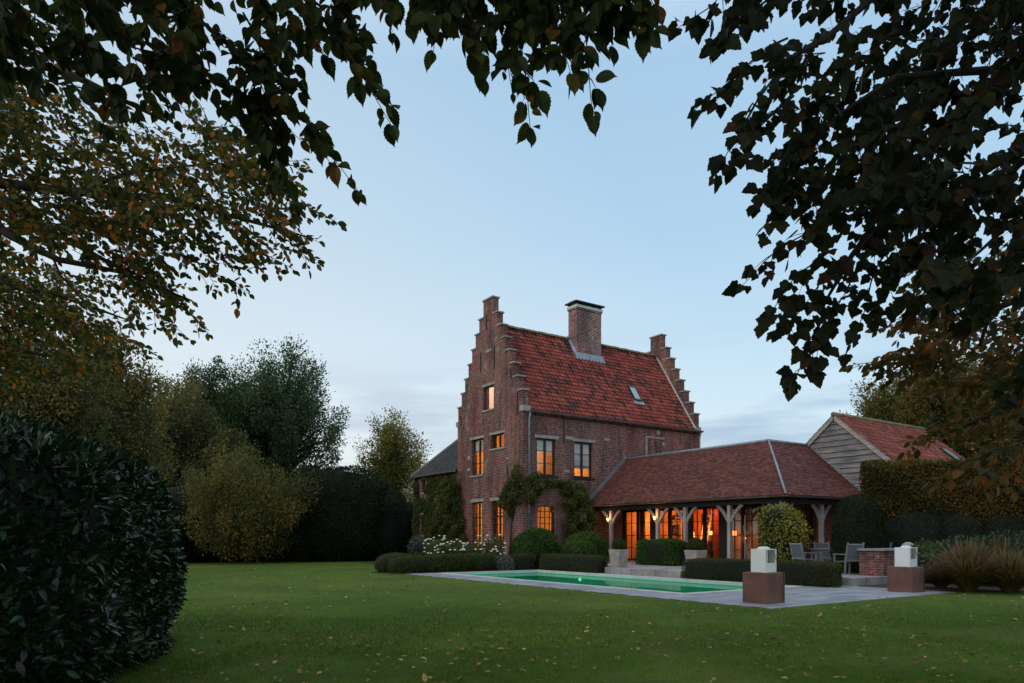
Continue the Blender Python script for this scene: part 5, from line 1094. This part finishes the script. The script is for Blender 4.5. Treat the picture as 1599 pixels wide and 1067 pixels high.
# ------------------------------------------------------------ the big glossy laurel at the left
def lau():
    c_ = P(-6.15, 7.15, 1.12); L_ = P(-6.15+.0, 7.15)
    # long axis runs away from the eye, turned slightly outwards
    ang = math.atan2(V[1], V[0])   # world direction of 'ahead' is (U[1], V[1])
    fwd = np.array([U[1], V[1], 0]); rgt = np.array([U[0], V[0], 0]); fw = unit(fwd*.965-rgt*.26); rt = unit(rgt*.965+fwd*.26)
    n = 62000; p = 3.4; r_ = np.array([2.35, 3.55, 1.50]); d = area_dirs(n, r_, p); k = (np.abs(d)**p).sum(1)**(-1/p); q = d*k[:, None]
    lum = 1+.035*np.sin(q[:, 0]*7+1)*np.sin(q[:, 1]*9)+.03*np.sin(q[:, 2]*8+q[:, 1]*6); q = q*lum[:, None]
    nl = unit(np.sign(q)*np.abs(q)**(p-1)/r_); B = np.stack([rt, fw, np.array([0, 0, 1.])]); c0 = np.array([c_[0], c_[1], 1.02])
    pos = c0+(q*r_)@B; nn = nl@B; pos = pos-nn*(rng.random((len(pos), 1))**1.3)*.22; ok = pos[:, 2] > .03; pos = pos[ok]; nn = nn[ok]; k2 = len(pos)
    ax = unit(nn*.65+jitter(k2, .55)+np.array([0, 0, .25])); nr = unit(nn*.6+jitter(k2, .4)+np.array([0, 0, .6]))
    mb = MB(); core(mb, (0, 0, 0), r_, p, .86); mb.v = [tuple(c0+np.array(v)@B) for v in mb.v]; mb.v = [(x, y, max(z, 0)) for x, y, z in mb.v]
    o = raw_mesh('laurel_hedge', [(*leaf_arrays(pos, ax, nr, .10*rng.uniform(.55, 1.3, k2), 'laurel'), 0), mb_part(mb, 1)], [M['lf_laurel'], M['lf_core']], loc=(c0[0], c0[1], 0))
    tag(o, 'huge glossy dark laurel hedge filling the lower left of the view', 'hedge')
lau()

# ------------------------------------------------------------ overhanging foreground trees
def grow(start, tip, n_side, spread, leaf, spacing, acc, mb, rad=.006, droop=.25, petiole=.25, level=1, hang=.5, facing=.5):
    """one leafy shoot from start to tip; side twigs carry alternate leaves"""
    s = np.array(start, float); e = np.array(tip, float); L_ = np.linalg.norm(e-s); k = max(4, int(L_/.05)); pts = []
    wob = rng.normal(0, .02*L_, 3)
    for i in range(k+1):
        t_ = i/k; q = s+(e-s)*t_; q = q+np.array([0, 0, droop*L_*.5*math.sin(math.pi*t_)])+wob*math.sin(2.4*math.pi*t_); pts.append(q)
    mb.tube([tuple(q) for q in pts], np.linspace(rad, rad*.25, k+1), 5, cap=False)
    cumL = 0; side = 1; nxt = spacing*rng.random(); seg = L_/k
    for i in range(k):
        d = unit(pts[i+1]-pts[i])
        while nxt < seg:
            q = pts[i]+d*nxt; sd_ = np.cross(d, np.array([0, 0, 1.])+rng.normal(0, .35, 3)); sd_ = unit(sd_)*side; side = -side; nxt += spacing*rng.uniform(.6, 1.4)
            ax = unit(d*.55+sd_*.75+np.array([0, 0, -hang])+rng.normal(0, .22, 3)); q2 = q+(ax+np.array([0, 0, .2]))*leaf*petiole
            acc.append((q2, ax, rng.random()))
            if level == 1 and False: pass
        nxt -= seg
    acc.append((pts[-1], unit(pts[-1]-pts[-2]+np.array([0, 0, -.02])), rng.random()))
    if level > 0:
        for j in range(n_side):
            t_ = .08+.85*(j+rng.random()*.8)/n_side; i = min(k-1, int(t_*k)); d = unit(pts[i+1]-pts[i]); sd_ = unit(np.cross(d, np.array([0, 0, 1.])+rng.normal(0, .5, 3)))*(1 if j % 2 else -1)
            l2 = spread*rng.uniform(.5, 1.2)*(1.1-t_*.75); tip2 = pts[i]+(d*.75+sd_*.65+np.array([0, 0, -.30]))*l2
            grow(pts[i], tip2, max(1, n_side//3), spread*.4, leaf, spacing, acc, mb, rad*.5, droop, petiole, level-1, hang)
    return pts
TO_EYE = -unit(np.array([U[1], V[1], 0]))
def finish_tree(name, label, base, acc, mb, limbs, mat, kind, leaf, cat, facing=.6, crown=None, group=None):
    t = thing(name, label, cat, base, group)
    for pts, r0, r1 in limbs: mb.tube([tuple(q) for q in pts], np.linspace(r0, r1, len(pts)), 9)
    mb.build('trunk', M['bark'], t, smooth=True)
    pos = np.array([a[0] for a in acc]); ax = np.array([a[1] for a in acc]); k = len(pos); rn = np.array([a[2] for a in acc])
    nr = unit(TO_EYE*facing+jitter(k, .45)+np.array([0, 0, .35]))
    sz = leaf*np.clip(rng.normal(1, .22, k), .5, 1.5); parts = [(*leaf_arrays(pos, ax, nr, sz, kind, rn), 0)]
    if crown:
        for c_, r_, n_, s_ in crown:
            d = unit(rng.normal(size=(n_, 3)))*rng.random((n_, 1))**.4; ps = np.array(c_)+d*np.array(r_); parts.append((*leaf_arrays(ps, jitter(n_, 1), jitter(n_, .5)+np.array([0, 0, .8]), s_*rng.uniform(.7, 1.3, n_), 'oval'), 0))
    raw_mesh('leaves', parts, [mat], parent=t)
    return t
def sprays(lst, leaf, spacing, acc, mb, nside=4, spread=.3, rad=.006, limbpool=None, **k):
    for (x0, y0, Y0, x1, y1, Y1) in lst:
        grow(A(x0, y0, Y0), A(x1, y1, Y1), nside, spread, leaf, spacing, acc, mb, rad, **k)
def inpoly(x, y, poly):
    r_ = False; j = len(poly)-1
    for i in range(len(poly)):
        xi, yi = poly[i]; xj, yj = poly[j]
        if (yi > y) != (yj > y) and x < (xj-xi)*(y-yi)/(yj-yi)+xi: r_ = not r_
        j = i
    return r_
def fill(poly, n, dirx, diry, ln, Y0, Y1, leaf, spacing, acc, mb, nside=3, spread=.25, jitterd=.5, rad=.004, **k):
    xs_ = [p[0] for p in poly]; ys_ = [p[1] for p in poly]; c_ = 0
    while c_ < n:
        x = rng.uniform(min(xs_), max(xs_)); y = rng.uniform(min(ys_), max(ys_))
        if not inpoly(x, y, poly): continue
        a = rng.normal(0, jitterd); dx = dirx*math.cos(a)-diry*math.sin(a); dy = dirx*math.sin(a)+diry*math.cos(a); l_ = ln*rng.uniform(.6, 1.3); Y = rng.uniform(Y0, Y1)
        grow(A(x-dx*l_, y-dy*l_, Y), A(x, y, Y+rng.normal(0, .1)), nside, spread, leaf, spacing, acc, mb, rad, **k); c_ += 1

# hornbeam overhead (big drooping leaves close to the eye)
acc = []; mb = MB()
sp = [(300,20,3.0,560,300,2.9),(350,60,3.1,520,255,3.0),(300,110,3.0,470,215,3.1),(420,-60,2.8,610,190,2.7),(470,-80,2.9,575,120,2.8),(545,-90,2.8,640,50,2.7),(600,-90,2.9,665,20,2.8),(380,20,3.1,450,325,3.0),(395,110,3.0,432,285,3.1),
      (665,-110,2.7,685,75,2.7),(690,-110,2.8,745,122,2.7),(750,-110,2.8,800,140,2.8),(775,-60,2.8,835,212,2.7),(820,-110,2.8,890,120,2.7),(850,-70,2.8,935,165,2.7),(905,-110,2.9,960,70,2.8),(930,-110,2.8,1000,45,2.7),(960,-110,2.9,1022,18,2.8),(720,-110,2.9,765,90,2.8),(800,-110,2.9,855,100,2.8),
      (640,-110,3.0,700,40,2.9),(880,-110,3.0,905,85,2.9),(985,-90,2.8,995,55,2.7),(500,-90,3.0,560,60,3.0),(350,-60,3.1,470,120,3.0),(410,-60,3.1,510,90,3.0)]
for q in sp:
    grow(A(*q[:3]), A(*q[3:]), 6, .17, .076, .029, acc, mb, .005, droop=.12, hang=.45)
fill([(-40,-40),(420,-40),(400,60),(345,120),(300,170),(180,200),(60,130),(-40,110)], 44, .72, .69, 120, 2.7, 3.8, .068, .030, acc, mb, 4, .20, .35, droop=.1, hang=.4)
fill([(670,-60),(960,-60),(960,15),(900,55),(700,30)], 16, .2, .98, 90, 2.7, 3.2, .085, .036, acc, mb, 3, .15, .4, droop=.1)
hb = P(-2.4, -1.6)
limbs = [([hb, P(-2.35, -1.5, 2.0), P(-2.2, -1.3, 4.2), P(-1.6, -.8, 6.5)], .22, .10), ([P(-1.6, -.8, 6.4), P(-1.0, 1.2, 8.2), P(1.5, 3.5, 9.0)], .09, .02), ([P(-1.6, -.8, 6.4), P(-2.5, 1.6, 8.2), P(-4.0, 3.8, 8.8)], .07, .02),
         ([P(-2.3, -1.4, 3.0), P(-1.9, .2, 3.7), A(120, -200, 2.6), A(300, 20, 3.0)], .08, .012), ([P(-2.2, -1.3, 3.6), P(-1.2, 0, 4.2), A(560, -330, 2.5), A(700, -110, 2.8)], .07, .012),
         ([A(560, -330, 2.5), A(800, -230, 2.7), A(960, -110, 2.8)], .03, .008), ([A(120, -200, 2.6), A(20, -80, 3.0), A(-60, 60, 3.3)], .04, .01), ([A(120, -200, 2.6), A(420, -100, 2.8), A(560, -90, 2.8)], .03, .008)]
finish_tree('hornbeam_tree', 'hornbeam branches with large drooping serrated leaves hanging across the top left and centre', hb, acc, mb, limbs, M['lf_horn'], 'tooth', .068, 'tree', .9, crown=[(P(-1.5, -1.2, 7.0), (3.0, 2.4, 2.4), 9000, .10), (P(-.5, 3.2, 8.9), (6.5, 3.2, 1.7), 34000, .12)])  # second crown blob is out of view, added to shade the near lawn

# beech further off on the left
acc = []; mb = MB()
poly = [(-40,90),(120,150),(250,190),(330,240),(395,235),(455,285),(495,330),(440,400),(400,410),(330,410),(300,500),(250,500),(215,430),(120,420),(-40,400)]
fill(poly, 185, .86, .5, 125, 5.6, 8.0, .062, .040, acc, mb, 4, .40, .35, droop=.05, hang=.15, petiole=.15)
for q in [(330,250,6.2,532,352,6.2),(350,300,6.4,500,385,6.2),(330,230,6.0,470,300,6.2),(300,260,6.2,440,270,6.0),(400,330,6.0,495,410,6.2),(330,330,6.3,455,425,6.2),(250,380,6.4,390,460,6.4),(200,400,6.4,325,520,6.2),(180,420,6.6,290,530,6.4),(300,200,6.2,400,225,6.0),(390,230,6,480,268,6)]:
    grow(A(*q[:3]), A(*q[3:]), 8, .36, .062, .036, acc, mb, .008, droop=.04, hang=.12, petiole=.15)
bb_ = P(-8.6, 6.4); 
def bl_(pts, r0, r1): return ([A(*q) if len(q) == 3 and q[2] > 4 and abs(q[0]) > 20 else q for q in pts], r0, r1)
fk = P(-8.4, 6.6, 3.6)
limbs = [([bb_, P(-8.5, 6.5, 1.8), fk, P(-8.0, 6.8, 6.5), P(-7.6, 7, 9)], .32, .08),
         ([fk, A(-200, 240, 7.0), A(-20, 283, 7.0), A(120, 300, 6.9), A(260, 310, 6.7), A(390, 345, 6.5), A(480, 370, 6.3)], .07, .006),
         ([A(-20, 290, 7.0), A(60, 350, 6.9), A(170, 410, 6.7), A(240, 440, 6.5)], .04, .01), ([A(-100, 240, 7.1), A(10, 365, 6.8), A(90, 405, 6.7), A(190, 425, 6.6), A(300, 470, 6.4)], .05, .008),
         ([A(120, 300, 6.9), A(200, 270, 6.8), A(330, 255, 6.5)], .025, .006), ([A(60, 350, 6.9), A(95, 430, 6.8), A(130, 470, 6.7)], .015, .005), ([P(-8.2, 6.7, 5), A(-60, 60, 7.0), A(120, 120, 6.9), A(260, 190, 6.6)], .08, .012)]
finish_tree('beech_tree', 'autumn beech reaching in from the left with small orange and green leaves', bb_, acc, mb, limbs, M['lf_beech'], 'oval', .068, 'tree', 1.1, crown=[(P(-8.2, 7.0, 7.8), (3.2, 3.2, 3.0), 16000, .10)])
# low boughs beneath it, further away
acc = []; mb = MB()
fill([(-60,400),(60,420),(160,440),(230,500),(245,560),(120,600),(-60,620)], 90, .9, .35, 110, 9.0, 12.5, .085, .06, acc, mb, 5, .55, .4, droop=.03, hang=.2, petiole=.15)
b2_ = P(-9.6, 11.5)
limbs = [([b2_, P(-9.5, 11.4, 2.4), P(-9.3, 11.3, 4.6), P(-9.0, 11.2, 6.5)], .25, .05), ([P(-9.3, 11.3, 4.3), A(-20, 440, 11), A(90, 460, 10.8), A(200, 500, 10.6)], .09, .01), ([P(-9.4, 11.3, 3.4), A(-10, 540, 11), A(80, 556, 10.8), A(130, 575, 10.6)], .06, .005)]
finish_tree('field_maple_tree', 'olive and rust foliage of a tree behind the laurel at the left edge', b2_, acc, mb, limbs, M['lf_beech'], 'oval', .09, 'tree', .5, crown=[(P(-9.3, 11.4, 5.0), (1.8, 1.8, 1.6), 5000, .10)])

# maple on the right
acc = []; mb = MB()
poly = [(1200,-40),(1660,-40),(1660,640),(1560,640),(1500,560),(1430,470),(1370,400),(1300,395),(1225,400),(1215,330),(1200,230),(1175,120)]
fill(poly, 104, -.62, .78, 100, 2.9, 4.8, .066, .036, acc, mb, 4, .26, .4, droop=.1, hang=.6, petiole=.55)
for q in [(1190,-60,3.0,1062,50,2.9),(1200,0,3.0,1105,75,2.9),(1230,60,3.0,1085,175,2.9),(1210,120,3.0,1120,270,2.9),(1240,150,3.1,1140,255,3.0),(1290,250,3.2,1195,370,3.0),(1320,330,3.2,1155,445,3.1),(1300,380,3.3,1195,500,3.1),(1310,420,3.3,1215,525,3.2),(1330,430,3.4,1270,560,3.3),(1290,500,3.3,1235,608,3.3),
          (1380,400,3.4,1325,555,3.3),(1400,330,3.4,1300,440,3.3),(1440,380,3.5,1370,470,3.4),(1420,330,3.5,1350,415,3.3),(1250,-60,3.1,1150,10,3.0),(1260,200,3.1,1180,320,3.0)]:
    grow(A(*q[:3]), A(*q[3:]), 5, .16, .080, .044, acc, mb, .005, droop=.08, hang=.6, petiole=.5)
mbp = P(5.6, 2.2); fk = P(5.2, 2.6, 4.4)
limbs = [([mbp, P(5.5, 2.3, 2.2), fk, P(4.8, 2.9, 7.0)], .26, .08), ([fk, A(1900, -150, 3.7), A(1620, 60, 3.6), A(1440, 240, 3.5), A(1330, 400, 3.4), A(1290, 470, 3.3)], .04, .006), ([fk, A(1800, -400, 3.4), A(1500, -120, 3.3), A(1290, 60, 3.2), A(1200, 110, 3.0)], .035, .006),
         ([A(1620, 60, 3.6), A(1560, 150, 3.7), A(1500, 210, 3.8), A(1440, 330, 3.7), A(1430, 420, 3.6)], .03, .006), ([A(1700, 20, 3.7), A(1640, 250, 4.0), A(1570, 420, 4.0), A(1530, 540, 4.0)], .04, .008), ([A(1540, 110, 3.6), A(1400, 120, 3.5), A(1280, 200, 3.3)], .02, .006)]
finish_tree('maple_tree', 'maple boughs with large lobed dark leaves filling the upper right', mbp, acc, mb, limbs, M['lf_maple'], 'maple', .055, 'tree', .9, crown=[(P(4.2, 1.6, 8.0), (3.6, 3.0, 2.6), 11000, .12)])
# oak behind it, rusty, lower right
acc = []; mb = MB()
fill([(1385,520),(1440,440),(1520,400),(1660,330),(1660,740),(1560,735),(1500,715),(1480,640),(1400,600),(1345,570)], 105, -.85, .45, 110, 6.5, 9.5, .085, .055, acc, mb, 5, .42, .45, droop=.05, hang=.35, petiole=.2)
for q in [(1450,560,7.5,1335,570,7.2),(1480,500,7.5,1385,500,7.2),(1500,660,7.2,1420,690,7.0),(1560,700,5.2,1500,735,5.0),(1600,690,5.0,1535,745,4.8)]: grow(A(*q[:3]), A(*q[3:]), 6, .4, .085, .05, acc, mb, .008, droop=.04, hang=.35, petiole=.2)
ob = P(9.6, 8.6); fk = P(9.2, 8.6, 4.0)
limbs = [([ob, P(9.4, 8.6, 2.2), fk, P(8.6, 8.4, 7)], .26, .07), ([fk, A(1700, 420, 8.2), A(1560, 480, 8.0), A(1430, 540, 7.6)], .09, .01), ([P(9.4, 8.6, 2.8), A(1680, 600, 8.2), A(1570, 640, 8.0), A(1470, 680, 7.8)], .08, .01), ([fk, A(1680, 260, 8.2), A(1600, 330, 8), A(1500, 420, 7.8)], .07, .01)]
finish_tree('oak_tree', 'rust-tinged oak foliage at the right edge below the maple boughs', ob, acc, mb, limbs, M['lf_rust'], 'oval', .088, 'tree', .5, crown=[(P(9.2, 8.4, 6.6), (2.6, 2.6, 2.6), 7000, .12)])

# ------------------------------------------------------------ grass blades and fallen leaves
n = 230000; Yb = 5.6+rng.random(n)**1.5*13; Xb = (rng.random(n)*1.62-.82)*Yb
pb = np.stack([CU+Xb*U[0]+Yb*U[1], CV+Xb*V[0]+Yb*V[1], np.zeros(n)], 1)
ok = ~((pb[:, 0] > DX0-.01) & (pb[:, 1] > DY0-.01) & (pb[:, 0] < DX1) & (pb[:, 1] < DY1)); pat = np.sin(pb[:, 0]*.9+2*np.sin(pb[:, 1]*.5))*np.sin(pb[:, 1]*1.1+1.5*np.sin(pb[:, 0]*.7)+1)+.35*np.sin(pb[:, 0]*3.1)*np.sin(pb[:, 1]*2.7)
ok &= ~((pat > .25) & (rng.random(len(pb)) < .6)); pb = pb[ok]; Yb = Yb[ok]; pat = pat[ok]; k = len(pb)
raw_mesh('grass', [(*leaf_arrays(pb, np.array([0, 0, 1.])+jitter(k, .45), jitter(k, 1)+TO_EYE*.6, (.035+.0022*Yb)*np.clip((18.6-Yb)/7, .12, 1)*rng.uniform(.6, 1.3, k), 'blade', np.clip(.45+.35*pat+rng.normal(0, .22, k), 0, 1)), 0)], [M['lf_lawn']])
o = bpy.data.objects['grass']; tag(o, 'short green mown grass of the lawn', 'grass', kind='stuff')
n = 4200; Yb = 6.2+rng.random(n)**1.35*26; Xb = (rng.random(n)*1.3-.5)*Yb
pb = np.stack([CU+Xb*U[0]+Yb*U[1], CV+Xb*V[0]+Yb*V[1], np.full(n, .03)], 1); cl = np.sin(pb[:, 0]*.8+1)*np.sin(pb[:, 1]*.9)+rng.normal(0, .55, n)
ondeck = (pb[:, 0] > DX0) & (pb[:, 1] > DY0) & (pb[:, 0] < DX1+12) & (pb[:, 1] < DY1+12); ok = (cl > -.4) & ~(ondeck & (rng.random(n) > .12)) & ~((pb[:, 0] > PX0-.3) & (pb[:, 0] < PX1+.3) & (pb[:, 1] > PY0-.3) & (pb[:, 1] < PY1+.3)) & (pb[:, 0] < .2)
pb = pb[ok]; k = len(pb)
raw_mesh('leaf_litter', [(*leaf_arrays(pb, jitter(k, 1)*np.array([1, 1, .25]), np.array([0, 0, 1.])+jitter(k, .22), .075*rng.uniform(.35, 1.35, k), 'oval'), 0)], [M['lf_litter']])
tag(bpy.data.objects['leaf_litter'], 'scattered yellow and brown fallen leaves on the lawn', 'fallen leaves', kind='stuff')

for o in list(bpy.data.objects):
    if '_w' in o: del o['_w']
